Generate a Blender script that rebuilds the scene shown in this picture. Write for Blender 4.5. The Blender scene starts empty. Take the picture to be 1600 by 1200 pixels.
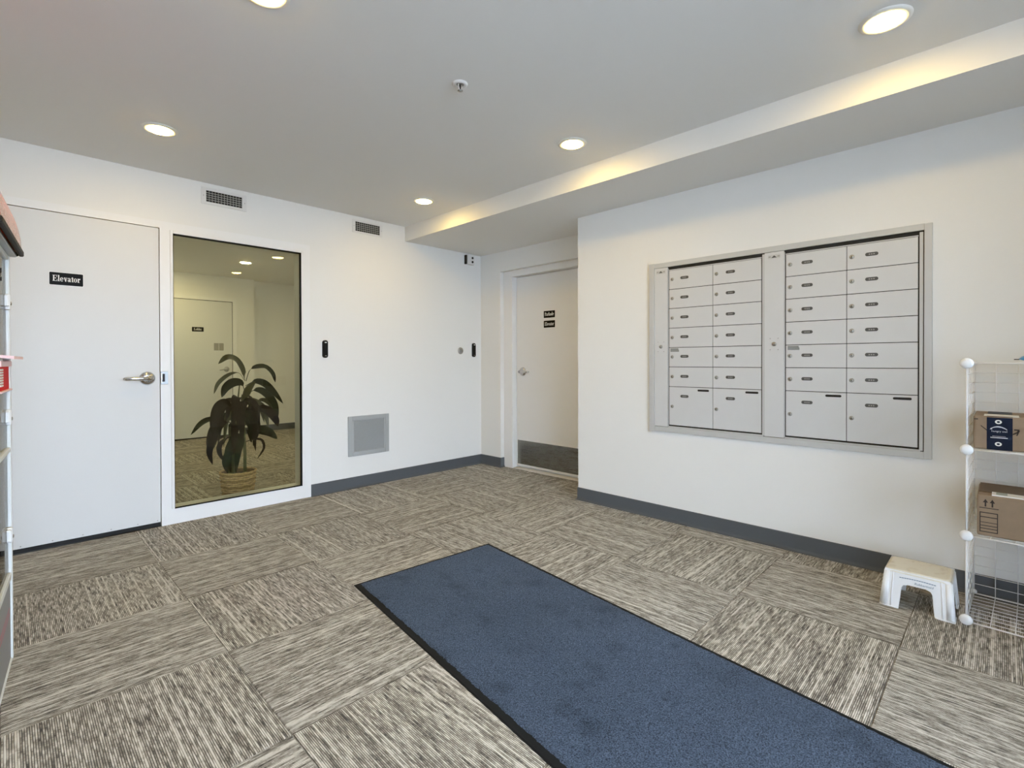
import bpy, bmesh, math, random
from math import sin, cos, pi, radians
from mathutils import Vector, Matrix

random.seed(7)
SC = bpy.context.scene
COL = SC.collection

# ------------------------------------------------------------------ camera, sky, exposure
H = 1.13
cam = bpy.data.cameras.new('camera')
camo = bpy.data.objects.new('camera', cam)
COL.objects.link(camo)
cam.sensor_fit = 'HORIZONTAL'
cam.sensor_width = 36.0
cam.lens = 781.08 / 1600 * 36.0
cam.shift_y = (569.95 - 600) / 1600
cam.clip_start = 0.02
_yaw, _pitch, _roll = 0.7933, 0.0072, 0.0030
_f = Vector((sin(_yaw) * cos(_pitch), cos(_yaw) * cos(_pitch), -sin(_pitch)))
_r = Vector((cos(_yaw), -sin(_yaw), 0))
_d = _f.cross(_r)
_r2 = _r * cos(_roll) + _d * sin(_roll)
_d2 = -_r * sin(_roll) + _d * cos(_roll)
_m = Matrix((_r2, -_d2, -_f)).transposed().to_4x4()
_m.translation = Vector((0, 0, H))
camo.matrix_world = _m
SC.camera = camo

SC.view_settings.view_transform = 'Standard'
SC.view_settings.look = 'None'
SC.view_settings.gamma = 1.0
SC.view_settings.use_curve_mapping = False
SC.view_settings.exposure = 0.1
SC.cycles.use_denoising = True
SC.cycles.max_bounces = 12
SC.cycles.diffuse_bounces = 8
SC.cycles.transparent_max_bounces = 24
SC.cycles.sample_clamp_indirect = 6.0

SKY = 19.3                                   # overcast daylight through the entrance glazing
LAMP = 140.0                                # round ceiling lights of the vestibule
LOBBY_LAMP = 232.0                           # ceiling lights of the elevator lobby, one seen and two added
world = bpy.data.worlds.new('overcast_sky')
SC.world = world
world.use_nodes = True
bg = world.node_tree.nodes['Background']
bg.inputs[0].default_value = (0.67, 0.80, 1.0, 1)
bg.inputs[1].default_value = SKY

# ------------------------------------------------------------------ main planes (metres)
YB = 4.133          # wall with the elevator door
XR2 = 3.7095        # wall with the parkade door
XR = 3.279          # wall with the mailboxes
YR = 2.4726         # end of the mailbox wall
XS = 2.7285         # face of the dropped ceiling
ZC, ZS = 2.4308, 2.2911
XL, YF = -0.62, -1.5
YB2 = YB + 0.13     # lobby side of the wall
YL = 8.48           # far lobby wall

# ------------------------------------------------------------------ materials
def new_mat(name):
    m = bpy.data.materials.new(name)
    m.use_nodes = True
    nt = m.node_tree
    return m, nt, nt.nodes['Principled BSDF']

def mat(name, col, rough=0.6, metal=0.0, spec=0.5, noise=0.0, nscale=40, bump=0.0, bscale=200, coat=0.0):
    m, nt, b = new_mat(name)
    b.inputs['Base Color'].default_value = (*col, 1)
    b.inputs['Roughness'].default_value = rough
    b.inputs['Metallic'].default_value = metal
    b.inputs['Specular IOR Level'].default_value = spec
    b.inputs['Coat Weight'].default_value = coat
    tc = nt.nodes.new('ShaderNodeTexCoord')
    n = nt.nodes.new('ShaderNodeTexNoise')
    n.inputs['Scale'].default_value = nscale
    n.inputs['Detail'].default_value = 3
    nt.links.new(tc.outputs['Object'], n.inputs['Vector'])
    if noise:
        mx = nt.nodes.new('ShaderNodeMix'); mx.data_type = 'RGBA'
        mx.inputs[6].default_value = (*[c * (1 - noise) for c in col], 1)
        mx.inputs[7].default_value = (*[min(1, c * (1 + noise)) for c in col], 1)
        nt.links.new(n.outputs['Fac'], mx.inputs[0])
        nt.links.new(mx.outputs[2], b.inputs['Base Color'])
    if bump:
        n2 = nt.nodes.new('ShaderNodeTexNoise')
        n2.inputs['Scale'].default_value = bscale
        nt.links.new(tc.outputs['Object'], n2.inputs['Vector'])
        bp = nt.nodes.new('ShaderNodeBump')
        bp.inputs['Strength'].default_value = bump
        bp.inputs['Distance'].default_value = 0.002
        nt.links.new(n2.outputs['Fac'], bp.inputs['Height'])
        nt.links.new(bp.outputs[0], b.inputs['Normal'])
    return m

def glass_mat(name, tint=(0.9, 0.9, 0.88), ior=1.5):
    m = bpy.data.materials.new(name); m.use_nodes = True
    nt = m.node_tree; nt.nodes.clear()
    out = nt.nodes.new('ShaderNodeOutputMaterial')
    mx = nt.nodes.new('ShaderNodeMixShader')
    fr = nt.nodes.new('ShaderNodeFresnel'); fr.inputs[0].default_value = ior
    tr = nt.nodes.new('ShaderNodeBsdfTransparent'); tr.inputs[0].default_value = (*tint, 1)
    gl = nt.nodes.new('ShaderNodeBsdfGlossy'); gl.inputs['Roughness'].default_value = 0.0
    nt.links.new(fr.outputs[0], mx.inputs[0]); nt.links.new(tr.outputs[0], mx.inputs[1])
    nt.links.new(gl.outputs[0], mx.inputs[2]); nt.links.new(mx.outputs[0], out.inputs[0])
    return m

def emit_mat(name, col, strength):
    m = bpy.data.materials.new(name); m.use_nodes = True
    nt = m.node_tree; nt.nodes.clear()
    out = nt.nodes.new('ShaderNodeOutputMaterial')
    e = nt.nodes.new('ShaderNodeEmission')
    e.inputs[0].default_value = (*col, 1); e.inputs[1].default_value = strength
    nt.links.new(e.outputs[0], out.inputs[0])
    return m

def carpet_mat():
    """Ribbed loop carpet tile: ribs run along the tile's local X, yarn colour breaks into dashes."""
    m, nt, b = new_mat('ribbed_carpet')
    N, L = nt.nodes.new, nt.links.new
    def math_(op, a, bb=None, clamp=False):
        n = N('ShaderNodeMath'); n.operation = op; n.use_clamp = clamp
        for i, v in enumerate((a, bb)):
            if v is None: continue
            if isinstance(v, (int, float)): n.inputs[i].default_value = v
            else: L(v, n.inputs[i])
        return n.outputs[0]
    tc = N('ShaderNodeTexCoord'); oi = N('ShaderNodeObjectInfo')
    sp = N('ShaderNodeSeparateXYZ'); L(tc.outputs['Object'], sp.inputs[0])
    x, y, rnd = sp.outputs[0], sp.outputs[1], oi.outputs['Random']
    yr = math_('MULTIPLY', y, 178.0)
    rid = math_('FLOOR', yr)
    fr = math_('FRACT', yr)
    # gap between two ribs
    gap = math_('ABSOLUTE', math_('SUBTRACT', fr, 0.5))
    gp = N('ShaderNodeMapRange'); gp.interpolation_type = 'SMOOTHSTEP'
    gp.inputs[1].default_value = 0.24; gp.inputs[2].default_value = 0.47
    L(gap, gp.inputs[0])
    gapm = gp.outputs[0]
    seed = math_('ADD', math_('MULTIPLY', rnd, 311.0), math_('MULTIPLY', rid, 1.37))
    # yarn dashes along each rib
    def noise(sx, sy_seed, add, detail=2.0):
        cb = N('ShaderNodeCombineXYZ')
        L(math_('MULTIPLY', x, sx), cb.inputs[0]); L(math_('ADD', math_('MULTIPLY', seed, sy_seed), add), cb.inputs[1])
        n = N('ShaderNodeTexNoise'); n.inputs['Scale'].default_value = 1.0; n.inputs['Detail'].default_value = detail
        L(cb.outputs[0], n.inputs['Vector'])
        return n.outputs['Fac']
    dash = noise(17.0, 3.1, 0.0, 4.0)
    speck = noise(150.0, 5.3, 40.0, 1.0)
    # broader bands across the tile (some ribs run light for the whole width)
    wn = N('ShaderNodeTexWhiteNoise'); wn.noise_dimensions = '1D'
    L(math_('ADD', rid, math_('MULTIPLY', rnd, 977.0)), wn.inputs['W'])
    light = math_('GREATER_THAN', wn.outputs['Value'], 0.90)
    cb = N('ShaderNodeCombineXYZ'); L(math_('MULTIPLY', y, 22.0), cb.inputs[1]); L(math_('MULTIPLY', x, 1.2), cb.inputs[0]); L(math_('MULTIPLY', rnd, 97.0), cb.inputs[2])
    bandn = N('ShaderNodeTexNoise'); bandn.inputs['Scale'].default_value = 1.0; L(cb.outputs[0], bandn.inputs['Vector'])
    v = math_('ADD', math_('MULTIPLY', math_('SUBTRACT', dash, 0.5), 2.8), 0.63)
    v = math_('ADD', v, math_('MULTIPLY', math_('SUBTRACT', bandn.outputs['Fac'], 0.5), 0.55))
    v = math_('ADD', v, math_('MULTIPLY', math_('SUBTRACT', speck, 0.5), 0.7))
    v = math_('ADD', v, math_('MULTIPLY', light, 0.40))
    gs = math_('MULTIPLY', gapm, math_('SUBTRACT', 0.80, math_('MULTIPLY', light, 0.35)))
    gs = math_('MULTIPLY', gs, math_('MULTIPLY', speck, 2.0))
    v = math_('SUBTRACT', v, gs, True)
    cr = N('ShaderNodeValToRGB')
    e = cr.color_ramp.elements
    e[0].position = 0.0; e[0].color = (0.052, 0.045, 0.035, 1)
    e[1].position = 1.0; e[1].color = (0.63, 0.59, 0.515, 1)
    k = e.new(0.40); k.color = (0.255, 0.225, 0.175, 1)
    k = e.new(0.72); k.color = (0.44, 0.402, 0.335, 1)
    L(v, cr.inputs[0]); L(cr.outputs[0], b.inputs['Base Color'])
    b.inputs['Roughness'].default_value = 0.95
    b.inputs['Specular IOR Level'].default_value = 0.15
    b.inputs['Sheen Weight'].default_value = 0.12
    bp = N('ShaderNodeBump'); bp.inputs['Strength'].default_value = 0.6; bp.inputs['Distance'].default_value = 0.003
    L(math_('SUBTRACT', math_('MULTIPLY', speck, 0.5), gapm), bp.inputs['Height']); L(bp.outputs[0], b.inputs['Normal'])
    return m

def mat_pile():
    m, nt, b = new_mat('blue_mat_pile')
    N, L = nt.nodes.new, nt.links.new
    tc = N('ShaderNodeTexCoord')
    def noise(s, d=3):
        n = N('ShaderNodeTexNoise'); n.inputs['Scale'].default_value = s; n.inputs['Detail'].default_value = d
        L(tc.outputs['Object'], n.inputs['Vector']); return n.outputs['Fac']
    fine, blot, big = noise(240, 4), noise(6, 6), noise(1.6, 3)
    r1 = N('ShaderNodeValToRGB'); e = r1.color_ramp.elements
    e[0].position = 0.34; e[0].color = (0.020, 0.027, 0.040, 1)
    e[1].position = 0.66; e[1].color = (0.104, 0.138, 0.198, 1)
    L(fine, r1.inputs[0])
    r2 = N('ShaderNodeMapRange'); r2.inputs[1].default_value = 0.28; r2.inputs[2].default_value = 0.44
    r2.inputs[3].default_value = 0.64; r2.inputs[4].default_value = 1.0
    L(blot, r2.inputs[0])
    r3 = N('ShaderNodeMapRange'); r3.inputs[1].default_value = 0.3; r3.inputs[2].default_value = 0.7
    r3.inputs[3].default_value = 0.85; r3.inputs[4].default_value = 1.12
    L(big, r3.inputs[0])
    mu = N('ShaderNodeMath'); mu.operation = 'MULTIPLY'; L(r2.outputs[0], mu.inputs[0]); L(r3.outputs[0], mu.inputs[1])
    mx = N('ShaderNodeMix'); mx.data_type = 'RGBA'; mx.blend_type = 'MULTIPLY'; mx.inputs[0].default_value = 1.0
    L(r1.outputs[0], mx.inputs[6]); L(mu.outputs[0], mx.inputs[7])
    L(mx.outputs[2], b.inputs['Base Color'])
    b.inputs['Roughness'].default_value = 0.95
    b.inputs['Specular IOR Level'].default_value = 0.1
    b.inputs['Sheen Weight'].default_value = 0.08
    b.inputs['Sheen Roughness'].default_value = 0.45
    b.inputs['Sheen Tint'].default_value = (0.55, 0.72, 1.0, 1)
    bp = N('ShaderNodeBump'); bp.inputs['Strength'].default_value = 1.0; bp.inputs['Distance'].default_value = 0.006
    L(fine, bp.inputs['Height']); L(bp.outputs[0], b.inputs['Normal'])
    return m

def brushed(name, col, rough=0.3, axis=(1, 1, 60)):
    m, nt, b = new_mat(name)
    b.inputs['Base Color'].default_value = (*col, 1)
    b.inputs['Metallic'].default_value = 1.0
    N, L = nt.nodes.new, nt.links.new
    tc = N('ShaderNodeTexCoord'); mp = N('ShaderNodeMapping'); mp.inputs['Scale'].default_value = axis
    n = N('ShaderNodeTexNoise'); n.inputs['Scale'].default_value = 8
    L(tc.outputs['Object'], mp.inputs[0]); L(mp.outputs[0], n.inputs['Vector'])
    mr = N('ShaderNodeMapRange'); mr.inputs[3].default_value = rough * 0.7; mr.inputs[4].default_value = rough * 1.35
    L(n.outputs['Fac'], mr.inputs[0]); L(mr.outputs[0], b.inputs['Roughness'])
    return m

def stain_mat(name, base, stain):
    m, nt, b = new_mat(name)
    N, L = nt.nodes.new, nt.links.new
    tc = N('ShaderNodeTexCoord')
    n = N('ShaderNodeTexNoise'); n.inputs['Scale'].default_value = 22; n.inputs['Detail'].default_value = 6
    L(tc.outputs['Object'], n.inputs['Vector'])
    r = N('ShaderNodeValToRGB'); e = r.color_ramp.elements
    e[0].position = 0.30; e[0].color = (*stain, 1); e[1].position = 0.46; e[1].color = (*base, 1)
    L(n.outputs['Fac'], r.inputs[0]); L(r.outputs[0], b.inputs['Base Color'])
    b.inputs['Roughness'].default_value = 0.55
    return m

M = {}
M['wall'] = mat('white_wall_paint', (0.80, 0.795, 0.775), 0.62, spec=0.3, bump=0.05, bscale=350)
M['ceil'] = mat('white_ceiling_paint', (0.78, 0.775, 0.76), 0.8, spec=0.2)
M['frame'] = mat('white_semigloss_paint', (0.82, 0.82, 0.82), 0.42, spec=0.45)
M['door'] = mat('white_door_paint', (0.69, 0.69, 0.685), 0.45, spec=0.45)
M['carpet'] = carpet_mat()
M['slab'] = mat('carpet_backing', (0.05, 0.045, 0.04), 0.9)
M['base'] = mat('grey_rubber_base', (0.088, 0.094, 0.102), 0.55, spec=0.25)
M['pile'] = mat_pile()
M['rubber'] = mat('black_rubber', (0.010, 0.011, 0.012), 0.7, spec=0.12, bump=0.2)
M['chrome'] = mat('satin_chrome', (0.60, 0.615, 0.64), 0.18, 1.0)
M['steel'] = brushed('brushed_steel', (0.27, 0.262, 0.235), 0.26)
M['black'] = mat('black_plastic', (0.004, 0.004, 0.005), 0.35, spec=0.2)
M['blackm'] = mat('matt_black', (0.004, 0.004, 0.004), 0.7)
M['sign'] = mat('black_engraved_plastic', (0.004, 0.004, 0.005), 0.5, spec=0.12)
M['white'] = mat('white_lettering', (0.85, 0.85, 0.84), 0.5)
M['alu'] = mat('silver_anodised_aluminium', (0.54, 0.54, 0.53), 0.42, 0.12, noise=0.02, nscale=12)
M['aludoor'] = mat('silver_door_powder_coat', (0.62, 0.62, 0.62), 0.46, 0.08, noise=0.015, nscale=15)
M['label'] = mat('dark_number_plate', (0.070, 0.070, 0.066), 0.5)
M['labelink'] = mat('grey_plate_marks', (0.32, 0.31, 0.29), 0.6)
M['lockm'] = mat('lock_metal', (0.40, 0.39, 0.37), 0.3, 1.0)
M['ventw'] = mat('white_grille_paint', (0.74, 0.735, 0.72), 0.5)
M['ventg'] = mat('grey_grille_paint', (0.40, 0.415, 0.42), 0.45, 0.2)
M['ventfin'] = mat('grille_fin', (0.36, 0.35, 0.33), 0.5)
M['darkv'] = mat('dark_duct', (0.01, 0.01, 0.01), 0.8)
M['glass'] = glass_mat('grey_window_glass', (0.925, 0.92, 0.82), 1.42)
M['clear'] = glass_mat('clear_acrylic', (0.93, 0.95, 0.94), 1.42)
M['entry'] = glass_mat('entrance_glass', (0.96, 0.97, 0.97), 1.45)
M['lens'] = emit_mat('warm_led_diffuser', (1.0, 0.69, 0.19), LAMP)
M['lens2'] = emit_mat('warm_led_diffuser_lobby', (1.0, 0.86, 0.50), LOBBY_LAMP)
M['trimw'] = mat('white_light_trim', (0.82, 0.80, 0.75), 0.5)
M['wire'] = mat('white_coated_wire', (0.80, 0.80, 0.80), 0.4)
M['plasticw'] = mat('white_plastic', (0.80, 0.81, 0.82), 0.4)
M['stooltop'] = stain_mat('yellowed_stool_top', (0.72, 0.685, 0.585), (0.60, 0.545, 0.44))
M['card'] = mat('brown_cardboard', (0.235, 0.165, 0.105), 0.85, noise=0.10, nscale=30)
M['cardd'] = mat('cardboard_edge', (0.15, 0.10, 0.06), 0.9)
M['navy'] = mat('navy_tape', (0.006, 0.010, 0.024), 0.5, spec=0.12)
M['ink'] = mat('dark_brown_ink', (0.022, 0.014, 0.010), 0.8)
M['inkblue'] = mat('blue_grey_ink', (0.16, 0.22, 0.30), 0.7)
M['paper'] = mat('white_label_paper', (0.72, 0.70, 0.64), 0.7)
M['greenlab'] = mat('grey_green_print', (0.33, 0.36, 0.30), 0.7)
M['bluebag'] = mat('blue_plastic_film', (0.03, 0.22, 0.46), 0.28, noise=0.35, nscale=25)
M['violet'] = mat('violet_plastic_film', (0.12, 0.13, 0.42), 0.3, noise=0.25, nscale=25)
M['tarn'] = mat('tape_print', (0.55, 0.55, 0.56), 0.6)
M['wicker'] = mat('wicker', (0.44, 0.31, 0.17), 0.75, noise=0.75, nscale=85)
M['wickerd'] = mat('darker_wicker', (0.27, 0.18, 0.09), 0.75, noise=0.6, nscale=85)
M['soil'] = mat('dark_soil', (0.02, 0.014, 0.01), 0.95)
M['leaf'] = mat('dark_green_leaf', (0.014, 0.020, 0.009), 0.6, spec=0.15, noise=0.3, nscale=18)
M['leafb'] = mat('bronze_leaf', (0.013, 0.009, 0.008), 0.6, spec=0.15, noise=0.3, nscale=18)
M['leafl'] = mat('olive_leaf', (0.060, 0.062, 0.030), 0.5, noise=0.25, nscale=18)
M['stem'] = mat('green_brown_cane', (0.10, 0.105, 0.05), 0.6, noise=0.3, nscale=30)
M['red'] = mat('red_plastic', (0.58, 0.010, 0.012), 0.6, spec=0.1)
M['pink'] = mat('pink_plastic', (0.80, 0.52, 0.50), 0.35)
M['stripe'] = mat('red_stripe_print', (0.50, 0.10, 0.13), 0.5)
M['whitealu'] = mat('white_painted_aluminium', (0.68, 0.70, 0.69), 0.4)
M['greypanel'] = mat('grey_plastic_panel', (0.235, 0.235, 0.23), 0.5)
M['chromeg'] = mat('grey_metal_trim', (0.30, 0.31, 0.31), 0.35, 0.6)
M['dark_side_ground'] = mat('dark_side_ground', (0.07, 0.07, 0.072), 0.9, noise=0.2, nscale=20)
M['concrete'] = mat('outdoor_paving', (0.40, 0.40, 0.39), 0.9, noise=0.15, nscale=6)

def hood_mat():
    m, nt, b = new_mat('red_tinted_clear_plastic')
    N, L = nt.nodes.new, nt.links.new
    tc = N('ShaderNodeTexCoord'); sp = N('ShaderNodeSeparateXYZ'); L(tc.outputs['Object'], sp.inputs[0])
    r = N('ShaderNodeValToRGB'); e = r.color_ramp.elements
    e[0].position = 0.0; e[0].color = (0.42, 0.30, 0.24, 1)
    e[1].position = 0.10; e[1].color = (0.70, 0.07, 0.035, 1)
    L(sp.outputs[2], r.inputs[0])            # local height: the tint fades out towards the rim
    L(r.outputs[0], b.inputs['Base Color'])
    b.inputs['Roughness'].default_value = 0.18
    b.inputs['Coat Weight'].default_value = 0.1
    n = N('ShaderNodeTexNoise'); n.inputs['Scale'].default_value = 26; L(tc.outputs['Object'], n.inputs['Vector'])
    bp = N('ShaderNodeBump'); bp.inputs['Strength'].default_value = 0.5; bp.inputs['Distance'].default_value = 0.01
    L(n.outputs['Fac'], bp.inputs['Height']); L(bp.outputs[0], b.inputs['Normal'])
    return m
M['hood'] = hood_mat()

# ------------------------------------------------------------------ mesh helpers
class MB:
    def __init__(self): self.bm = bmesh.new()
    def box(self, x0, x1, y0, y1, z0, z1, bevel=0.0, seg=1):
        t = bmesh.new()
        vs = [t.verts.new((x, y, z)) for x in (x0, x1) for y in (y0, y1) for z in (z0, z1)]
        for f in ((0, 1, 3, 2), (4, 6, 7, 5), (0, 4, 5, 1), (2, 3, 7, 6), (0, 2, 6, 4), (1, 5, 7, 3)):
            t.faces.new([vs[i] for i in f])
        if bevel:
            bmesh.ops.bevel(t, geom=t.edges[:], offset=bevel, segments=seg, profile=0.5, affect='EDGES')
        self._add(t); return self
    def _add(self, t):
        bmesh.ops.recalc_face_normals(t, faces=t.faces[:])
        mp = {v: self.bm.verts.new(v.co) for v in t.verts}
        for f in t.faces:
            try:
                g = self.bm.faces.new([mp[v] for v in f.verts]); g.smooth = f.smooth
            except ValueError: pass
        t.free()
    def tube(self, pts, r, n=8, caps=True, smooth=True):
        t = bmesh.new(); pts = [Vector(p) for p in pts]; rings = []
        rs = r if isinstance(r, (list, tuple)) else [r] * len(pts)
        prev = None
        for i, p in enumerate(pts):
            d = (pts[min(i + 1, len(pts) - 1)] - pts[max(i - 1, 0)]).normalized()
            if prev is None:
                a = d.orthogonal().normalized()
            else:
                a = (prev - d * prev.dot(d)).normalized()
            prev = a; b = d.cross(a)
            rings.append([t.verts.new(p + (a * cos(2 * pi * k / n) + b * sin(2 * pi * k / n)) * rs[i]) for k in range(n)])
        for i in range(len(rings) - 1):
            for k in range(n):
                f = t.faces.new((rings[i][k], rings[i][(k + 1) % n], rings[i + 1][(k + 1) % n], rings[i + 1][k])); f.smooth = smooth
        if caps:
            t.faces.new(rings[0][::-1]); t.faces.new(rings[-1])
        self._add(t); return self
    def lathe(self, prof, mtx=None, n=32, smooth=True):
        """prof: list of (radius, height) around local Z"""
        t = bmesh.new(); rings = []
        for r, z in prof:
            if r < 1e-6: rings.append([t.verts.new((0, 0, z))])
            else: rings.append([t.verts.new((r * cos(2 * pi * k / n), r * sin(2 * pi * k / n), z)) for k in range(n)])
        for a, b in zip(rings, rings[1:]):
            for k in range(n):
                q = [a[k % len(a)], a[(k + 1) % len(a)], b[(k + 1) % len(b)], b[k % len(b)]]
                u = []
                for v in q:
                    if v not in u: u.append(v)
                if len(u) >= 3:
                    f = t.faces.new(u); f.smooth = smooth
        if mtx is not None: bmesh.ops.transform(t, matrix=mtx, verts=t.verts[:])
        self._add(t); return self
    def prism(self, poly, fn, d, smooth=False):
        """2D polygon extruded: fn(u, v, w) -> 3D point, w from 0 to d"""
        t = bmesh.new()
        a = [t.verts.new(fn(u, v, 0)) for u, v in poly]; b = [t.verts.new(fn(u, v, d)) for u, v in poly]
        n = len(poly)
        t.faces.new(a[::-1]); t.faces.new(b)
        for i in range(n):
            f = t.faces.new((a[i], a[(i + 1) % n], b[(i + 1) % n], b[i])); f.smooth = smooth
        self._add(t); return self
    def quads(self, verts, faces, smooth=False):
        t = bmesh.new(); vs = [t.verts.new(v) for v in verts]
        for f in faces:
            try: g = t.faces.new([vs[i] for i in f]); g.smooth = smooth
            except ValueError: pass
        self._add(t); return self

def mesh_of(mb, m, shift=(0, 0, 0), name='m'):
    me = bpy.data.meshes.new(name)
    if any(shift): bmesh.ops.translate(mb.bm, vec=Vector(shift), verts=mb.bm.verts[:])
    mb.bm.to_mesh(me); mb.bm.free()
    me.materials.append(m)
    return me

def wloc(o):
    v = Vector((0, 0, 0))
    while o is not None: v = v + o.location; o = o.parent
    return v

def obj(name, mb, m, parent=None, origin=None):
    """mesh built in world coordinates; origin (world) defaults to the parent's"""
    pw = wloc(parent) if parent else Vector((0, 0, 0))
    org = Vector(origin) if origin is not None else pw
    me = mb if isinstance(mb, bpy.types.Mesh) else mesh_of(mb, m, -org, name)
    o = bpy.data.objects.new(name, me); COL.objects.link(o)
    if parent: o.parent = parent
    o.location = org - pw
    return o

def thing(name, label, cat, loc, group=None, rotz=0):
    o = bpy.data.objects.new(name, None); COL.objects.link(o)
    o.empty_display_size = 0.05
    o.location = loc; o.rotation_euler = (0, 0, rotz)
    o['label'] = label; o['category'] = cat
    if group: o['group'] = group
    return o

def tag(o, label, cat, group=None):
    o['label'] = label; o['category'] = cat
    if group: o['group'] = group
    return o

def struct(name, mb=None, m=None, loc=(0, 0, 0), label=None, parent=None):
    if mb is None:
        o = bpy.data.objects.new(name, None); COL.objects.link(o); o.location = loc
    else: o = obj(name, mb, m, parent)
    if parent is None: o['kind'] = 'structure'
    if label: o['label'] = label
    return o

def ref(o, name, loc, parent):
    c = bpy.data.objects.new(name, o.data if isinstance(o, bpy.types.Object) else o); COL.objects.link(c)
    c.parent = parent; c.location = loc
    return c

def copy_tree(o, parent=None):
    c = o.copy(); COL.objects.link(c)
    if parent is not None: c.parent = parent
    for ch in list(o.children): copy_tree(ch, c)
    return c

BACK = Matrix.Rotation(radians(90), 4, 'X')                 # local +Z -> -Y (out of the back wall)
SIDE = Matrix.Rotation(radians(-90), 4, 'Y')                # local +Z -> -X (out of the mailbox wall)
DOWN = Matrix.Rotation(radians(180), 4, 'X')                # local +Z -> -Z (down from the ceiling)
def atm(p, R): return Matrix.Translation(Vector(p)) @ R
def onback(y): return lambda u, v, w: Vector((u, y - w, v))         # u = X, v = Z
def onside(x): return lambda u, v, w: Vector((x - w, -u, v))        # u = -Y, v = Z
def rrect(u0, u1, v0, v1, r, n=5):
    P = []
    for cx, cy, a0 in ((u1 - r, v1 - r, 0), (u0 + r, v1 - r, 90), (u0 + r, v0 + r, 180), (u1 - r, v0 + r, 270)):
        for k in range(n + 1):
            a = radians(a0 + 90 * k / n); P.append((cx + r * cos(a), cy + r * sin(a)))
    return P

# serif lettering, cap height 1 -------------------------------------------------
def _rect(x0, y0, x1, y1): return [(x0, y0), (x1, y0), (x1, y1), (x0, y1)]
def _ring(cx, cy, rx, ry, a0, a1, thick, thin, n=18):
    q = []
    for k in range(n):
        pr = []
        for a in (a0 + (a1 - a0) * k / n, a0 + (a1 - a0) * (k + 1) / n):
            t = radians(a); w = thin + (thick - thin) * abs(cos(t)) ** 1.5
            l = math.hypot(rx * cos(t), ry * sin(t))
            pr.append(((cx + rx * cos(t), cy + ry * sin(t)), (cx + (rx - w) * cos(t), cy + (ry - min(w, thin * 1.1)) * sin(t))))
        q.append([pr[0][0], pr[1][0], pr[1][1], pr[0][1]])
    return q
def _diag(x0, y0, x1, y1, w): return [(x0 - w / 2, y0), (x0 + w / 2, y0), (x1 + w / 2, y1), (x1 - w / 2, y1)]
G = {
 'E': ([_rect(.10, 0, .32, 1), _rect(0, .93, .76, 1), _rect(0, 0, .80, .07), _rect(.3, .47, .56, .54), _rect(.52, .36, .58, .65), _rect(.69, .68, .76, 1), _rect(.73, 0, .80, .30)], .88),
 'l': ([_rect(.08, 0, .28, 1.03), _rect(0, 0, .36, .06), _rect(0, .97, .2, 1.03)], .42),
 'e': (_ring(.29, .34, .29, .35, 0, 320, .2, .07) + [_rect(.14, .33, .57, .39)], .64),
 'v': ([_diag(.14, .66, .33, 0, .2), _diag(.50, .66, .34, 0, .08), _rect(0, .62, .30, .68), _rect(.38, .62, .62, .68)], .66),
 'a': (_ring(.20, .18, .20, .19, 0, 360, .15, .06) + _ring(.24, .45, .25, .23, 0, 170, .18, .07) + [_rect(.31, .06, .49, .48), _rect(.40, 0, .58, .07)], .62),
 't': ([_rect(.12, .07, .31, .82), _rect(0, .60, .42, .66), _rect(.16, 0, .40, .07)], .46),
 'o': (_ring(.29, .34, .29, .35, 0, 360, .19, .06), .64),
 'r': ([_rect(.08, 0, .27, .66), _rect(0, 0, .36, .06), _rect(0, .61, .2, .68), _rect(.27, .5, .36, .62), _rect(.33, .5, .5, .68)], .55),
 'P': ([_rect(.10, 0, .32, 1), _rect(0, 0, .44, .07), _rect(0, .93, .4, 1)] + _ring(.38, .72, .34, .28, -90, 90, .2, .07) + [_rect(.3, .44, .4, .51), _rect(.3, .93, .4, 1)], .78),
 'k': ([_rect(.08, 0, .27, 1.03), _rect(0, 0, .34, .06), _rect(0, .97, .2, 1.03), _diag(.30, .28, .52, .66, .07), _diag(.55, 0, .36, .36, .2), _rect(.38, .62, .64, .68), _rect(.42, 0, .68, .06)], .68),
 'd': (_ring(.25, .33, .25, .34, 0, 360, .18, .06) + [_rect(.38, 0, .57, 1.03), _rect(.28, .97, .5, 1.03), _rect(.5, 0, .66, .06)], .70),
 'L': ([_rect(.10, 0, .32, 1), _rect(0, .93, .44, 1), _rect(0, 0, .74, .07), _rect(.67, 0, .74, .34)], .80),
 'b': (_ring(.36, .33, .25, .34, 0, 360, .18, .06) + [_rect(.05, 0, .24, 1.03), _rect(-.04, .97, .2, 1.03)], .66),
 'y': ([_diag(.14, .66, .33, 0, .2), _diag(.50, .66, .26, -.25, .08), _rect(.08, -.28, .28, -.19), _rect(0, .62, .30, .68), _rect(.38, .62, .62, .68)], .66),
}
def lettering(text, fn, u0, v0, width, height, depth=0.0006):
    tot = sum(G[c][1] for c in text) - 0.06
    sx = width / tot; mb = MB(); x = 0
    for c in text:
        for q in G[c][0]:
            mb.prism([(u0 + (x + p[0]) * sx, v0 + p[1] * height) for p in q], fn, depth)
        x += G[c][1]
    return mb

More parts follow.
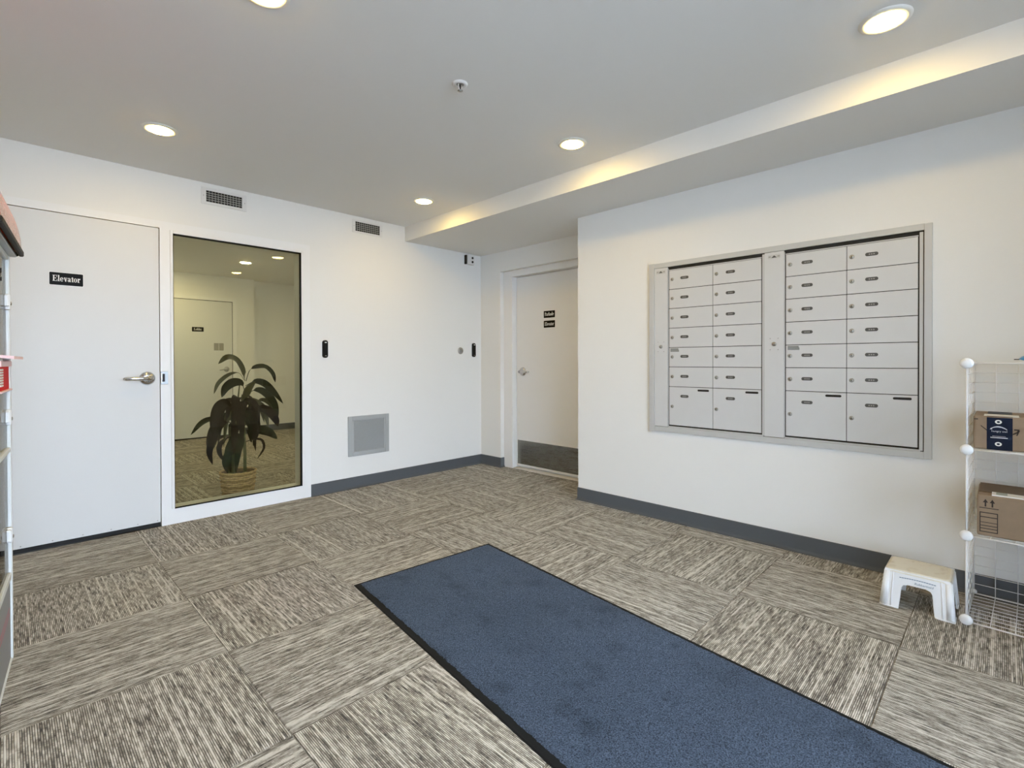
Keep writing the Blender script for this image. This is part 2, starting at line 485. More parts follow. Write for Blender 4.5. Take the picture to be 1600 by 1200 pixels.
def text_obj(name, s, size, m, parent, loc, rot, shear=0.0, extrude=0.0002, align='CENTER'):
    cu = bpy.data.curves.new(name, 'FONT'); cu.body = s; cu.size = size; cu.extrude = extrude
    cu.align_x = align; cu.align_y = 'CENTER'; cu.shear = shear; cu.resolution_u = 2
    cu.materials.append(m)
    tmp = bpy.data.objects.new(name + '_curve', cu); COL.objects.link(tmp)
    bpy.context.view_layer.update()
    me = bpy.data.meshes.new_from_object(tmp.evaluated_get(bpy.context.evaluated_depsgraph_get()))
    bpy.data.objects.remove(tmp)
    o = bpy.data.objects.new(name, me); COL.objects.link(o); o.parent = parent
    o.location = Vector(loc) - wloc(parent); o.rotation_euler = rot
    return o
ROT_BACK = (radians(90), 0, 0)
ROT_SIDE = (radians(90), 0, radians(-90))

# ------------------------------------------------------------------ room shell
fl = MB().box(XL, XR2 + 0.30, YF, YB, -0.10, -0.006).box(XL, 4.1, YB, 9.0, -0.10, -0.006)
floor = struct('floor', fl, M['slab'])
S, TX0, TY0 = 0.6225, 0.605, 0.290
tile_cache = {}
def tile_mesh(x0, x1, y0, y1, cx, cy, rot):
    """tile clipped to x0..x1, y0..y1, local to its own centre, ribs along local X"""
    P = []
    for x, y in ((x0, y0), (x1, y0), (x1, y1), (x0, y1)):
        dx, dy = x - cx, y - cy
        P.append((dy, -dx) if rot else (dx, dy))
    key = tuple(round(c, 4) for p in P for c in p)
    if key in tile_cache: return tile_cache[key]
    b = 0.0022; z1 = 0.0; z2 = -0.003
    xs = [p[0] for p in P]; ys = [p[1] for p in P]
    X0, X1, Y0, Y1 = min(xs) + .0004, max(xs) - .0004, min(ys) + .0004, max(ys) - .0004
    v = [(X0, Y0, -.006), (X1, Y0, -.006), (X1, Y1, -.006), (X0, Y1, -.006),
         (X0, Y0, z2), (X1, Y0, z2), (X1, Y1, z2), (X0, Y1, z2),
         (X0 + b, Y0 + b, z1), (X1 - b, Y0 + b, z1), (X1 - b, Y1 - b, z1), (X0 + b, Y1 - b, z1)]
    f = [(8, 9, 10, 11)]
    for o_ in (0, 4):
        for k in range(4): f.append((o_ + k, o_ + (k + 1) % 4, o_ + 4 + (k + 1) % 4, o_ + 4 + k))
    me = mesh_of(MB().quads(v, f), M['carpet'], name='carpet_tile')
    tile_cache[key] = me
    return me
def lay(xa, xb, ya, yb):
    for i in range(math.floor((xa - TX0) / S), math.ceil((xb - TX0) / S)):
        for j in range(math.floor((ya - TY0) / S), math.ceil((yb - TY0) / S)):
            ox, oy = TX0 + i * S, TY0 + j * S
            x0, x1 = max(ox, xa), min(ox + S, xb); y0, y1 = max(oy, ya), min(oy + S, yb)
            if x1 - x0 < .01 or y1 - y0 < .01: continue
            if yb == YB and oy + S < yb < oy + S + .16: y1 = yb          # last row is cut long, up to the wall
            if yb == YB and y0 > yb - .16: continue
            rot = (i + j) % 2 != 0
            me = tile_mesh(x0, x1, y0, y1, ox + S / 2, oy + S / 2, rot)
            o = bpy.data.objects.new('carpet_tile', me); COL.objects.link(o); o.parent = floor
            o.location = (ox + S / 2, oy + S / 2, 0)
            o.rotation_euler = (0, 0, pi / 2 if rot else 0)
lay(XL, XR, YF, YB)
lay(XR, XR2, YR, YB)
lay(XR2, 3.86, 2.75, 3.823)
lay(0.5, 3.95, YB2, 8.62)

ceil = struct('ceiling', MB().box(XL, XR2 + .4, YF, 9.0, ZC, ZC + 0.1), M['ceil'])
struct('soffit', MB().box(XS, XR2 + .3, YF, YB, ZS, ZC + .02), M['ceil'], parent=ceil)

# back wall with door and window openings
DX0, DX1, DZ = -0.168, 0.7535, 2.052       # door opening in the steel frame
WX0, WX1, WZ0, WZ1 = 0.826, 1.7214, 0.106, 2.0276
FX1, FZ = 1.795, 2.10                        # outer edge of the steel frame
w = MB()
w.box(XL, -0.245, YB, YB2, 0, ZC); w.box(-0.245, FX1, YB, YB2, FZ, ZC); w.box(FX1, XR2 + .02, YB, YB2, 0, ZC)
struct('wall_back', w, M['wall'])
WL0, WL1 = -1.30, -0.85                       # added unseen glazed bay in the left wall, sized to light the mailbox wall
struct('wall_left', MB().box(XL - .12, XL, WL1, YB2, -.1, ZC).box(XL - .12, XL, YF - .12, WL0, -.1, ZC).box(XL - .12, XL, WL0, WL1, 2.30, ZC).box(XL - .12, XL, WL0, WL1, -.1, .10), M['wall'])
fr = MB()
for y in (WL0, WL1 - .05): fr.box(XL - .09, XL - .03, y, y + .05, .10, 2.30)
fr.box(XL - .09, XL - .03, WL0 + .05, WL1 - .05, .10, .15).box(XL - .09, XL - .03, WL0 + .05, WL1 - .05, 2.25, 2.30)
w3 = struct('window_added', fr, M['alu'])
obj('glass_pane', MB().box(XL - .064, XL - .056, WL0 + .05, WL1 - .05, .15, 2.25), M['entry'], w3)
w = MB().box(XR, XR + .43, YF, YR, 0, ZS + .01)
struct('wall_right', w, M['wall'])
# alcove wall with a reveal for the parkade door
RY0, RY1, RZ = 2.60, 3.823, 2.082
w = MB().box(XR2, XR2 + .14, RY1, YB2, 0, ZS + .01).box(XR2, XR2 + .14, YR - .3, RY1, RZ, ZS + .01).box(XR2, XR2 + .14, YR - .3, RY0, 0, RZ)
struct('wall_alcove', w, M['wall'])
# lobby shell
w = MB().box(0.4, 2.79, YL, YL + .2, 0, ZC)
struct('wall_lobby_far', w, M['wall'])
struct('wall_lobby_recess', MB().box(2.79, 4.0, YL + .13, YL + .25, 0, ZC), M['wall'])
struct('wall_lobby_left', MB().box(0.38, 0.5, YB2, YL + .1, 0, ZC), M['wall'])
struct('wall_lobby_right', MB().box(3.95, 4.07, YB2, YL + .2, 0, ZC), M['wall'])
# entrance wall behind the camera: glazed
w = MB().box(XL, 2.02, YF - .12, YF, 2.30, ZC).box(XL, XL + .12, YF - .12, YF, 0, 2.30).box(2.02, XR, YF - .12, YF, 0, ZC)
struct('wall_front', w, M['wall'])
fr = MB()
for x in (-0.50, 0.33, 1.145, 1.96): fr.box(x, x + .06, YF - .09, YF - .03, 0, 2.30)
for x0, x1 in ((-.44, .33), (.39, 1.145), (1.205, 1.96)):
    fr.box(x0, x1, YF - .09, YF - .03, 0, .10); fr.box(x0, x1, YF - .09, YF - .03, 2.24, 2.30); fr.box(x0, x1, YF - .085, YF - .035, 0.86, 0.92)
w2 = struct('window_2', fr, M['alu'])
for x0, x1 in ((-.44, .33), (.39, 1.145), (1.205, 1.96)):
    for z0, z1 in ((.10, .86), (.92, 2.24)):
        obj('glass_pane', MB().box(x0, x1, YF - .064, YF - .056, z0, z1), M['entry'], w2)
struct('ground', MB().box(-14, 16, -26, YF - .12, -.14, -.03), M['concrete'])
struct('ground_side', MB().box(-14, XL - .12, YF - .12, 3.0, -.14, -.03), M['dark_side_ground'])  # unseen side ground, kept dark to cut light bounced onto the ceiling

# rubber cove base: flat strip with a thin toe
def cove(path, name, h=0.101, t=0.006, toe=0.020):
    """path: list of (x, y) with the room on the left-hand side of travel"""
    prof = [(0, 0), (toe, 0), (toe, .0035), (t + .004, .007), (t, .018), (t, h - .003), (t - .003, h), (0, h)]
    mb = MB(); t_ = bmesh.new(); rings = []
    n = len(path)
    for i, p in enumerate(path):
        p = Vector((*p, 0))
        d0 = (p - Vector((*path[i - 1], 0))).normalized() if i else None
        d1 = (Vector((*path[i + 1], 0)) - p).normalized() if i < n - 1 else None
        if d0 is None: d0 = d1
        if d1 is None: d1 = d0
        n0 = Vector((-d0.y, d0.x, 0)); n1 = Vector((-d1.y, d1.x, 0))
        nn = (n0 + n1).normalized(); nn = nn / max(0.3, nn.dot(n0))
        rings.append([t_.verts.new(p + nn * a + Vector((0, 0, b))) for a, b in prof])
    k = len(prof)
    for a, b in zip(rings, rings[1:]):
        for q in range(k): t_.faces.new((a[q], b[q], b[(q + 1) % k], a[(q + 1) % k]))
    t_.faces.new(rings[0]); t_.faces.new(rings[-1][::-1])
    mb._add(t_)
    return struct(name, mb, M['base'])
cove([(XR2 + .058, RY1), (XR2, RY1), (XR2, YB), (FX1, YB)], 'baseboard_back')
cove([(XR, YF), (XR, YR), (XR + .43, YR)], 'baseboard_right')
cove([(XL, YB), (XL, WL1)], 'baseboard_left')
cove([(3.95, YL + .13), (2.79, YL + .13), (2.79, YL), (2.56, YL)], 'baseboard_lobby')

# ------------------------------------------------------------------ elevator door, frame and side window
d1 = struct('door_1', loc=(0.3, YB, 0), label='white flush door marked Elevator beside the tall window')
obj('door_leaf', MB().box(DX0 + .003, .7485, YB - .004, YB + .040, .032, 2.047, .0015), M['door'], d1)
fr = MB()
yo, yi = YB - .0025, YB2 + .01
fr.box(-.245, DX0, yo, yi, 0, FZ); fr.box(DX0, DX1, yo, yi, DZ, FZ); fr.box(DX1, WX0, yo, yi, 0, FZ)
fr.box(WX0, WX1, yo, yi, WZ1, FZ); fr.box(WX1, FX1, yo, yi, 0, FZ); fr.box(WX0, WX1, yo, yi, 0, WZ0)
fr.box(DX0, DX1, YB + .045, YB + .06, .0, DZ)          # stop behind the leaf, also closes the gap
obj('door_frame', fr, M['frame'], d1)
obj('door_sweep', MB().box(DX0 + .004, .748, YB + .004, YB + .036, .004, .032), M['blackm'], d1)
sc_ = mesh_of(MB().lathe([(0, .0015), (.003, .0012), (.0035, 0)], atm((0, 0, 0), BACK), 10), M['lockm'], name='screw')
for x in (.06, .20, .34, .48, .62, .73):
    ref(sc_, 'screw', Vector((x, YB - .004, .045)) - wloc(d1), d1)
lv = obj('lever_handle', MB().lathe([(0, .018), (.024, .018), (.034, .014), (.041, .008), (.045, .002), (.0455, 0)], atm((.679, YB - .004, 1.021), BACK), 36), M['chrome'], d1)
obj('spindle', MB().lathe([(0, .060), (.014, .060), (.0165, .055), (.0165, .010), (.022, .006)], atm((.679, YB - .004, 1.021), BACK), 24), M['chrome'], lv)
arm = MB()
arm.tube([(.679, YB - .053, 1.021), (.645, YB - .056, 1.022), (.60, YB - .056, 1.021), (.556, YB - .053, 1.020), (.549, YB - .045, 1.020)], [.0135, .0125, .0115, .0110, .0095], 12)
obj('lever_arm', arm, M['chrome'], lv)
obj('key_cylinder', MB().lathe([(0, .062), (.0065, .062), (.008, .060)], atm((.679, YB - .0035, 1.021), BACK), 18), M['lockm'], lv)
st = MB().box(.7535, .796, YB - .006, YB - .0022, .978, 1.066, .001)
so = obj('strike_plate', st, M['chromeg'], d1)
obj('latch_hole', MB().box(.762, .778, YB - .0066, YB - .0055, .996, 1.050), M['blackm'], so)
obj('strike_lip', MB().box(.7545, .762, YB - .0125, YB - .005, .990, 1.056, .002), M['chrome'], so)

win = struct('window_1', loc=(1.27, YB, 0), label='tall fixed window into the elevator lobby')
bd = MB(); bx0, bx1, bz1 = WX0 - .013, WX1 + .027, WZ1 + .020
e = YB - .010
bd.box(WX0 - .013, WX0 + .004, e, YB + .004, WZ0, bz1, .002); bd.box(WX1, WX1 + .026, e, YB + .004, WZ0, bz1, .002)
bd.box(WX0 + .004, WX1, e, YB + .004, WZ1 - .001, bz1, .002)
obj('glazing_bead', bd, M['frame'], win)
g_ = .007
gk = MB()
gk.box(WX0 + .0042, WX0 + g_, YB - .008, YB + .012, WZ0, WZ1); gk.box(WX1 - .010, WX1, YB - .008, YB + .012, WZ0, WZ1)
gk.box(WX0 + g_, WX1 - .010, YB - .008, YB + .012, WZ1 - .011, WZ1 - .001); gk.box(WX0 + g_, WX1 - .010, YB - .006, YB + .012, WZ0, WZ0 + .006)
obj('gasket', gk, M['rubber'], win)
obj('glass_pane', MB().box(WX0 + g_, WX1 - .010, YB + .001, YB + .009, WZ0 + .006, WZ1 - .011), M['glass'], win)

# second door, in the alcove
d2 = struct('door_2', loc=(XR2 + .10, 3.25, 0), label='white flush door with a steel kick plate in the alcove')
LX = 3.822; LY0, LY1 = 2.775, 3.690
obj('door_leaf', MB().box(LX, LX + .044, LY0, LY1, .026, 2.012, .0015), M['frame'], d2)
fr = MB()
fr.box(XR2 + .048, XR2 + .19, LY1 + .004, RY1 - .001, 0, RZ - .001, .0015); fr.box(XR2 + .048, XR2 + .19, RY0 + .001, LY0 - .004, 0, RZ - .001)
fr.box(XR2 + .048, XR2 + .19, LY0 - .004, LY1 + .004, 2.017, RZ - .001, .0015)
fr.box(XR2 + .066, XR2 + .175, LY1 + .0035, LY1 + .05, 0, 2.05); fr.box(LX + .05, LX + .065, LY0, LY1, 0, 2.02)
fr.box(XR2 + .058, XR2 + .075, LY1 + .03, RY1 - .03, 0, RZ - .03, .004)
obj('door_frame', fr, M['frame'], d2)
obj('kick_plate', MB().box(LX - .0022, LX, LY0 + .015, LY1 - .012, .045, .297, .0005), M['steel'], d2)
obj('bottom_strip', MB().box(LX - .006, LX, LY0 + .004, LY1 - .004, .026, .043, .001), M['frame'], d2)
obj('threshold', MB().box(LX - .06, LX + .03, LY0, LY1, 0, .008, .003), M['paper'], d2)
lv = obj('lever_handle', MB().lathe([(0, .018), (.024, .018), (.034, .014), (.041, .008), (.045, .002), (.0455, 0)], atm((LX, 3.602, 1.019), SIDE), 32), M['chrome'], d2)
obj('spindle', MB().lathe([(0, .060), (.014, .060), (.0165, .055), (.0165, .010), (.022, .006)], atm((LX, 3.602, 1.019), SIDE), 20), M['chrome'], lv)
obj('lever_arm', MB().tube([(LX - .053, 3.602, 1.019), (LX - .056, 3.57, 1.02), (LX - .055, 3.52, 1.019), (LX - .047, 3.478, 1.018)], [.0135, .0125, .0115, .0095], 12), M['chrome'], lv)
obj('key_cylinder', MB().lathe([(0, .062), (.0065, .062), (.008, .060)], atm((LX, 3.602, 1.019), SIDE), 16), M['lockm'], lv)

# third door, across the lobby
d3 = struct('door_3', loc=(2.09, YL, 0), label='white door across the lobby seen through the tall window')
obj('door_leaf', MB().box(1.56, 2.466, YL - .012, YL - .002, .02, 2.045, .001), M['door'], d3)
fr = MB().box(1.50, 1.552, YL - .016, YL - .001, 0, 2.10).box(2.474, 2.53, YL - .016, YL - .001, 0, 2.10).box(1.552, 2.474, YL - .016, YL - .001, 2.053, 2.10)
obj('door_frame', fr, M['frame'], d3)
obj('door_gap', MB().box(1.552, 2.474, YL - .0035, YL - .001, 0, 2.053), M['blackm'], d3)
lv = obj('lever_handle', MB().lathe([(0, .012), (.028, .012), (.038, .006), (.040, 0)], atm((2.385, YL - .012, 1.02), BACK), 24), M['chrome'], d3)
obj('lever_arm', MB().tube([(2.385, YL - .014, 1.02), (2.385, YL - .062, 1.02), (2.34, YL - .066, 1.018), (2.275, YL - .06, 1.008)], [.012, .012, .010, .008], 10), M['chrome'], lv)

# ------------------------------------------------------------------ door signs
def wall_sign(text, label, fn, uc, vc, wd, ht, loc, tw, th, frame=True):
    t = thing('door_sign', label, 'sign', loc)
    obj('backing', MB().prism(rrect(uc - wd / 2 - .003, uc + wd / 2 + .003, vc - ht / 2 - .003, vc + ht / 2 + .003, .006), fn, .0012), M['white'], t)
    obj('plaque', MB().prism(rrect(uc - wd / 2, uc + wd / 2, vc - ht / 2, vc + ht / 2, .005), fn, .0028), M['sign'], t)
    f2 = lambda u, v, w: fn(u, v, w + .0026)
    obj('lettering', lettering(text, f2, uc - tw / 2, vc - th * .42, tw, th, .0008), M['white'], t)
    return t
wall_sign('Elevator', 'black plaque reading Elevator in white serif letters on the wide left door', onback(YB - .004), .274, 1.6435, .156, .076, (.274, YB - .004, 1.60), .128, .036)
wall_sign('Parkade', 'small black plaque reading Parkade, upper of two on the alcove door', onside(LX), -3.236, 1.598, .145, .069, (LX, 3.236, 1.56), .118, .034)
wall_sign('Elevator', 'small black plaque reading Elevator, under the Parkade plaque on the alcove door', onside(LX), -3.236, 1.500, .145, .069, (LX, 3.236, 1.46), .118, .034)
wall_sign('Lobby', 'dark plaque with white lettering on the far door through the window', onback(YL - .012), 2.005, 1.613, .152, .068, (2.005, YL - .012, 1.58), .10, .032)
nt_ = thing('reflection_plates', 'painted grey notice taped on the far lobby door above its lever', 'reflection', (2.28, YL - .012, 1.30))  # grey plates paint in a reflection on the window glass
obj('grey_plates', MB().box(2.215, 2.278, YL - .0135, YL - .012, 1.305, 1.415).box(2.284, 2.347, YL - .0135, YL - .012, 1.305, 1.415), M['labelink'], nt_)

# ------------------------------------------------------------------ wall fittings
def card_reader(x, z, label):
    t = thing('card_reader', label, 'card reader', (x, YB, z - .075), 'black card readers on the back wall')
    f = onback(YB)
    obj('body', MB().prism(rrect(x - .0235, x + .0235, z - .075, z + .075, .02, 6), f, .012).prism(rrect(x - .0195, x + .0195, z - .071, z + .071, .018, 6), f, .018), M['black'], t)
    obj('indicator_light', MB().prism(rrect(x - .009, x + .009, z + .052, z + .060, .003), f, .0186), M['white'], t)
    obj('keyhole_logo', MB().prism(rrect(x - .008, x + .008, z - .060, z - .055, .002), f, .0184), M['labelink'], t)
card_reader(1.9215, 1.238, 'black card reader alone on the wall right of the tall window')
card_reader(3.598, 1.252, 'black card reader near the corner beside the round steel button')
t = thing('push_button', 'small round steel button on the wall left of the corner card reader', 'button', (3.416, YB, 1.21))
obj('ring', MB().lathe([(.020, .004), (.034, .004), (.036, 0)], atm((3.416, YB, 1.242), BACK), 28), M['lockm'], t)
obj('button_face', MB().lathe([(0, .0075), (.018, .007), (.0205, .003), (.0205, 0)], atm((3.416, YB, 1.242), BACK), 28), M['chromeg'], t)

t = thing('motion_sensor', 'small white box with two black lenses under the dropped ceiling at the corner', 'sensor', (3.53, YB, 2.17))
obj('body', MB().box(3.488, 3.585, YB - .042, YB, 2.172, 2.272, .004), M['ventw'], t)
obj('back_plate', MB().box(3.474, 3.489, YB - .03, YB, 2.174, 2.270), M['blackm'], t)
for z in (2.243, 2.200):
    obj('lens', MB().lathe([(0, .010), (.009, .009), (.0125, .003), (.0125, 0)], atm((3.553, YB - .042, z), BACK), 16), M['black'], t)

def supply_vent(x0, x1, z0, z1, label, px=.032, pz=.02):
    t = thing('air_vent', label, 'air vent', ((x0 + x1) / 2, YB, z0 - pz), 'white air vents under the ceiling')
    f = MB(); yb = YB - .006
    a0, a1, b0, b1 = x0 - px, x1 + px, z0 - pz, z1 + pz
    f.box(a0, x0, yb, YB, b0, b1, .0015); f.box(x1, a1, yb, YB, b0, b1, .0015); f.box(x0, x1, yb, YB, b0, z0, .0015); f.box(x0, x1, yb, YB, z1, b1, .0015)
    obj('face_frame', f, M['ventw'], t)
    obj('duct', MB().box(x0, x1, YB - .0012, YB - .0004, z0, z1), M['darkv'], t)
    L_ = x1 - x0; n = 12
    vm = mesh_of(MB().box(-.0013, .0013, -.0015, .0003, 0, z1 - z0), M['ventfin'], name='vertical_fin')
    for k in range(1, n): ref(vm, 'vertical_fin', Vector((x0 + L_ * k / n, YB - .001, z0)) - wloc(t), t)
    hm = mesh_of(MB().box(0, L_, -.0022, .0003, -.0019, .0019), M['ventfin'], name='horizontal_fin')
    for k in range(1, 5): ref(hm, 'horizontal_fin', Vector((x0, YB - .0015, z0 + (z1 - z0) * k / 5)) - wloc(t), t)
    for x in (x0 - px * .55, x1 + px * .55):
        ref(sc_, 'screw', Vector((x, YB - .006, (z0 + z1) / 2)) - wloc(t), t)
supply_vent(1.037, 1.277, 2.297, 2.378, 'white slotted air vent above the tall window')
supply_vent(2.208, 2.452, 2.300, 2.383, 'white slotted air vent right of the window, near the dropped ceiling', .028, .016)

t = thing('return_grille', 'square grey louvred return grille low on the back wall', 'grille', (2.332, YB, .287))
gx0, gx1, gz0, gz1 = 2.126, 2.537, .287, .643
f = MB(); b = .040
f.box(gx0, gx0 + b, YB - .012, YB, gz0, gz1, .003); f.box(gx1 - b, gx1, YB - .012, YB, gz0, gz1, .003)
f.box(gx0 + b, gx1 - b, YB - .012, YB, gz0, gz0 + b, .003); f.box(gx0 + b, gx1 - b, YB - .012, YB, gz1 - b, gz1, .003)
obj('face_frame', f, M['ventg'], t)
obj('duct', MB().box(gx0 + b, gx1 - b, YB - .002, YB - .0005, gz0 + b, gz1 - b), M['ventg'], t)
sm = mesh_of(MB().quads([(0, -.010, -.004), (gx1 - gx0 - 2 * b - .03, -.010, -.004), (gx1 - gx0 - 2 * b - .03, -.002, .0055), (0, -.002, .0055),
                         (0, -.009, -.005), (gx1 - gx0 - 2 * b - .03, -.009, -.005), (gx1 - gx0 - 2 * b - .03, -.001, .0045), (0, -.001, .0045)],
                        [(0, 1, 2, 3), (4, 7, 6, 5), (0, 4, 5, 1), (3, 2, 6, 7), (0, 3, 7, 4), (1, 5, 6, 2)]), M['ventg'], name='slat')
ns = 26
for k in range(ns): ref(sm, 'slat', Vector((gx0 + b + .015, YB, gz0 + b + .008 + (gz1 - gz0 - 2 * b - .016) * k / (ns - 1))) - wloc(t), t)
for x in (gx0 + b, gx1 - b - .015): obj('inner_stile', MB().box(x, x + .015, YB - .009, YB, gz0 + b, gz1 - b), M['ventg'], t)

# ------------------------------------------------------------------ ceiling lights and sprinkler
def downlight(x, y, label, lens, group='round warm ceiling lights'):
    t = thing('ceiling_light', label, 'ceiling light', (x, y, ZC), group)
    obj('trim_ring', MB().lathe([(.060, .005), (.064, .008), (.076, .007), (.085, .003), (.086, 0)], atm((x, y, ZC), DOWN), 40), M['trimw'], t)
    obj('diffuser', MB().lathe([(0, .015), (.03, .0145), (.05, .012), (.060, .007), (.0605, .005)], atm((x, y, ZC), DOWN), 32), lens, t)
downlight(.62, 3.363, 'round ceiling light above the elevator door', M['lens'])
downlight(2.394, 3.353, 'round ceiling light nearest the corner, beside the dropped ceiling', M['lens'])
downlight(2.394, 1.845, 'round ceiling light halfway along the dropped ceiling', M['lens'])
downlight(2.374, .328, 'round ceiling light at the top right, beside the dropped ceiling', M['lens'])
downlight(.65, 1.856, 'round ceiling light cut off by the top edge of the picture', M['lens'])
downlight(.65, .34, 'round ceiling light overhead beside the camera', M['lens'])
for x, y, lb in ((2.22, 7.06, 'round ceiling light in the lobby seen through the window'), (2.3, 5.15, 'added round ceiling light in the lobby, hidden beside the window'), (1.45, 7.85, 'added round ceiling light in the lobby, out of view behind the elevator door')):  # last two are unseen, added to brighten the lobby
    downlight(x, y, lb, M['lens2'], 'round lobby ceiling lights')

sx, sy = 1.509, 1.821
t = thing('sprinkler_head', 'small white fire sprinkler in the middle of the ceiling', 'sprinkler', (sx, sy, ZC))
obj('escutcheon', MB().lathe([(.018, .004), (.026, .010), (.034, .006), (.036, 0)], atm((sx, sy, ZC), DOWN), 28), M['ventw'], t)
obj('cup', MB().lathe([(0, .002), (.019, .003)], atm((sx, sy, ZC), DOWN), 20), M['labelink'], t)
fr = MB().tube([(sx - .009, sy, ZC - .002), (sx - .012, sy, ZC - .016), (sx - .003, sy, ZC - .030)], .0022, 6).tube([(sx + .009, sy, ZC - .002), (sx + .012, sy, ZC - .016), (sx + .003, sy, ZC - .030)], .0022, 6)
obj('frame_arms', fr, M['trimw'], t)
obj('bulb', MB().tube([(sx, sy, ZC - .002), (sx, sy, ZC - .028)], .0028, 8), M['black'], t)
obj('deflector', MB().lathe([(0, .032), (.012, .032), (.013, .033), (0, .034)], atm((sx, sy, ZC), DOWN), 12), M['chromeg'], t)

# ------------------------------------------------------------------ mailbox bank
MBX = XR
t = thing('mailbox_bank', 'recessed silver bank of locked mailboxes in the right wall', 'mailboxes', (MBX, 1.04, .629))
def mp(y0, y1, z0, z1, d0, d1, bevel=0.0): return MB().box(MBX - d1, MBX - d0, y0, y1, z0, z1, bevel)
f = MB()
f.box(MBX - .016, MBX + .02, 1.785, 1.824, .629, 1.822, .001)         # far stile
f.box(MBX - .018, MBX + .02, .257, .2885, .629, 1.818, .001)          # near stile
f.box(MBX - .014, MBX + .02, .2885, 1.785, 1.787, 1.820, .001)        # head
f.box(MBX - .014, MBX + .02, .2885, 1.785, .629, .663, .001)          # sill
obj('outer_frame', f, M['alu'], t)
obj('cavity', MB().box(MBX - .002, MBX - .0006, .2885, 1.785, .66, 1.79), M['blackm'], t)
lockmesh = mesh_of(MB().lathe([(0, .005), (.009, .005), (.0112, .003), (.0117, 0)], SIDE, 16), M['lockm'], name='lock_cylinder')
slotmesh = mesh_of(MB().prism(rrect(-.0012, .0012, -.0045, .0045, .0008, 2), onside(0), .0056), M['blackm'], name='keyhole')
platemesh = mesh_of(MB().prism(rrect(-.029, .029, -.0095, .0095, .0093, 5), onside(0), .0014), M['label'], name='number_plate')
_nm = MB()
for u0, u1 in ((-.013, -.007), (-.003, .003), (.007, .013)): _nm.prism(_rect(u0, -.0030, u1, .0030), onside(0), .0018)
nummesh = mesh_of(_nm, M['labelink'], name='number_marks')
mslot = mesh_of(MB().prism(rrect(-.039, .039, -.0065, .0065, .006, 4), onside(0), .0008), M['blackm'], name='mail_slot')
ROWS = [1.760, 1.627, 1.4935, 1.357, 1.2215, 1.0865, .949, .680]
MOD = [((1.6755, 1.3665), (1.3665, 1.0645)), ((.9295, .6215), (.6215, .3125))]
DT = .0065                                                             # how far door faces stand proud
for mi, cols in enumerate(MOD):
    ya, yb = cols[0][0], cols[1][1]
    for ri in range(7):
        zt, zb = ROWS[ri], ROWS[ri + 1]
        for ci, (y1, y0) in enumerate(cols):
            d = MB().box(MBX - DT, MBX - .0015, y0 + .0016, y1 - .0016, zb + .0018, zt - .0018, .0008)
            org = (MBX, (y0 + y1) / 2, (zt + zb) / 2)
            do = obj('mailbox_door', d, M['aludoor'], t, org)
            yl = y1 - .0235
            big = ri == 6
            zk = .811 if big else zb + .070
            zl = .885 if big else zb + .073
            yn = y1 - .1135
            lk = ref(lockmesh, 'lock_cylinder', Vector((MBX - DT, yl, zk)) - Vector(org), do)
            ref(slotmesh, 'keyhole', Vector((MBX - DT, yl, zk)) - Vector(org), do)
            ref(platemesh, 'number_plate', Vector((MBX - DT, yn, zl)) - Vector(org), do)
            ref(nummesh, 'number_marks', Vector((MBX - DT, yn, zl)) - Vector(org), do)
            if big: ref(mslot, 'mail_slot', Vector((MBX - DT, y1 - .245, .929)) - Vector(org), do)
            if ri == 4 and ci == 0:
                hb = MB().box(MBX - DT - .003, MBX - DT + .001, y1 - .070, y1 - .012, zt - .016, zt - .006, .001).box(MBX - DT - .002, MBX - DT + .001, y1 - .074, y1 - .012, zt - .030, zt - .016)
                obj('latch_tab', hb, M['chromeg'], do)
    # thin bright rim around the module of doors
    r = MB(); q = .006
    r.box(MBX - .011, MBX - .001, ya + .0035, ya + .0065, .668, 1.776); r.box(MBX - .011, MBX - .001, yb - .0195, yb - .005, .668, 1.779)
    r.box(MBX - .011, MBX - .001, yb - .009, ya + .0035, .664, .672)
    r.box(MBX - .0065, MBX - .001, yb, ya, 1.7605, 1.766)
    obj('module_rim', r, M['alu'], t)
    # wide lock stile left of the doors
    s0, s1 = (1.684, 1.7835) if mi == 0 else (.9370, 1.0455)
    obj('lock_stile', MB().box(MBX - .0125, MBX - .001, s0, s1, .666, 1.785, .0008), M['aludoor'], t)
    yc, zc = (s0 + s1) / 2, 1.2285
    ref(mesh_of(MB().lathe([(0, .006), (.0095, .006), (.012, .004), (.0125, 0)], SIDE, 18), M['lockm'], name='master_lock'), 'master_lock', Vector((MBX - .0125, yc, zc)) - wloc(t), t)
    for dy in (-.022, .022):
        for dz in (-.034, .034):
            ref(mesh_of(MB().lathe([(0, .0018), (.0028, .0012), (.003, 0)], SIDE, 8), M['lockm'], name='rivet'), 'rivet', Vector((MBX - .0125, yc + dy, zc + dz)) - wloc(t), t)
    pl = obj('maker_plate', MB().prism(rrect(-yc - .034, -yc + .034, 1.745, 1.768, .002, 2), onside(MBX - .0125), .0012), M['alu'], t)
    lg = MB().prism([(-yc - .016, 1.750), (-yc + .016, 1.750), (-yc, 1.764)], onside(MBX - .0125), .0018)
    obj('emblem', lg, M['label'], pl)
    obj('plate_text', MB().prism(_rect(-yc - .031, 1.7535, -yc - .018, 1.760), onside(MBX - .0125), .0018).prism(_rect(-yc + .018, 1.7535, -yc + .031, 1.760), onside(MBX - .0125), .0018), M['labelink'], pl)

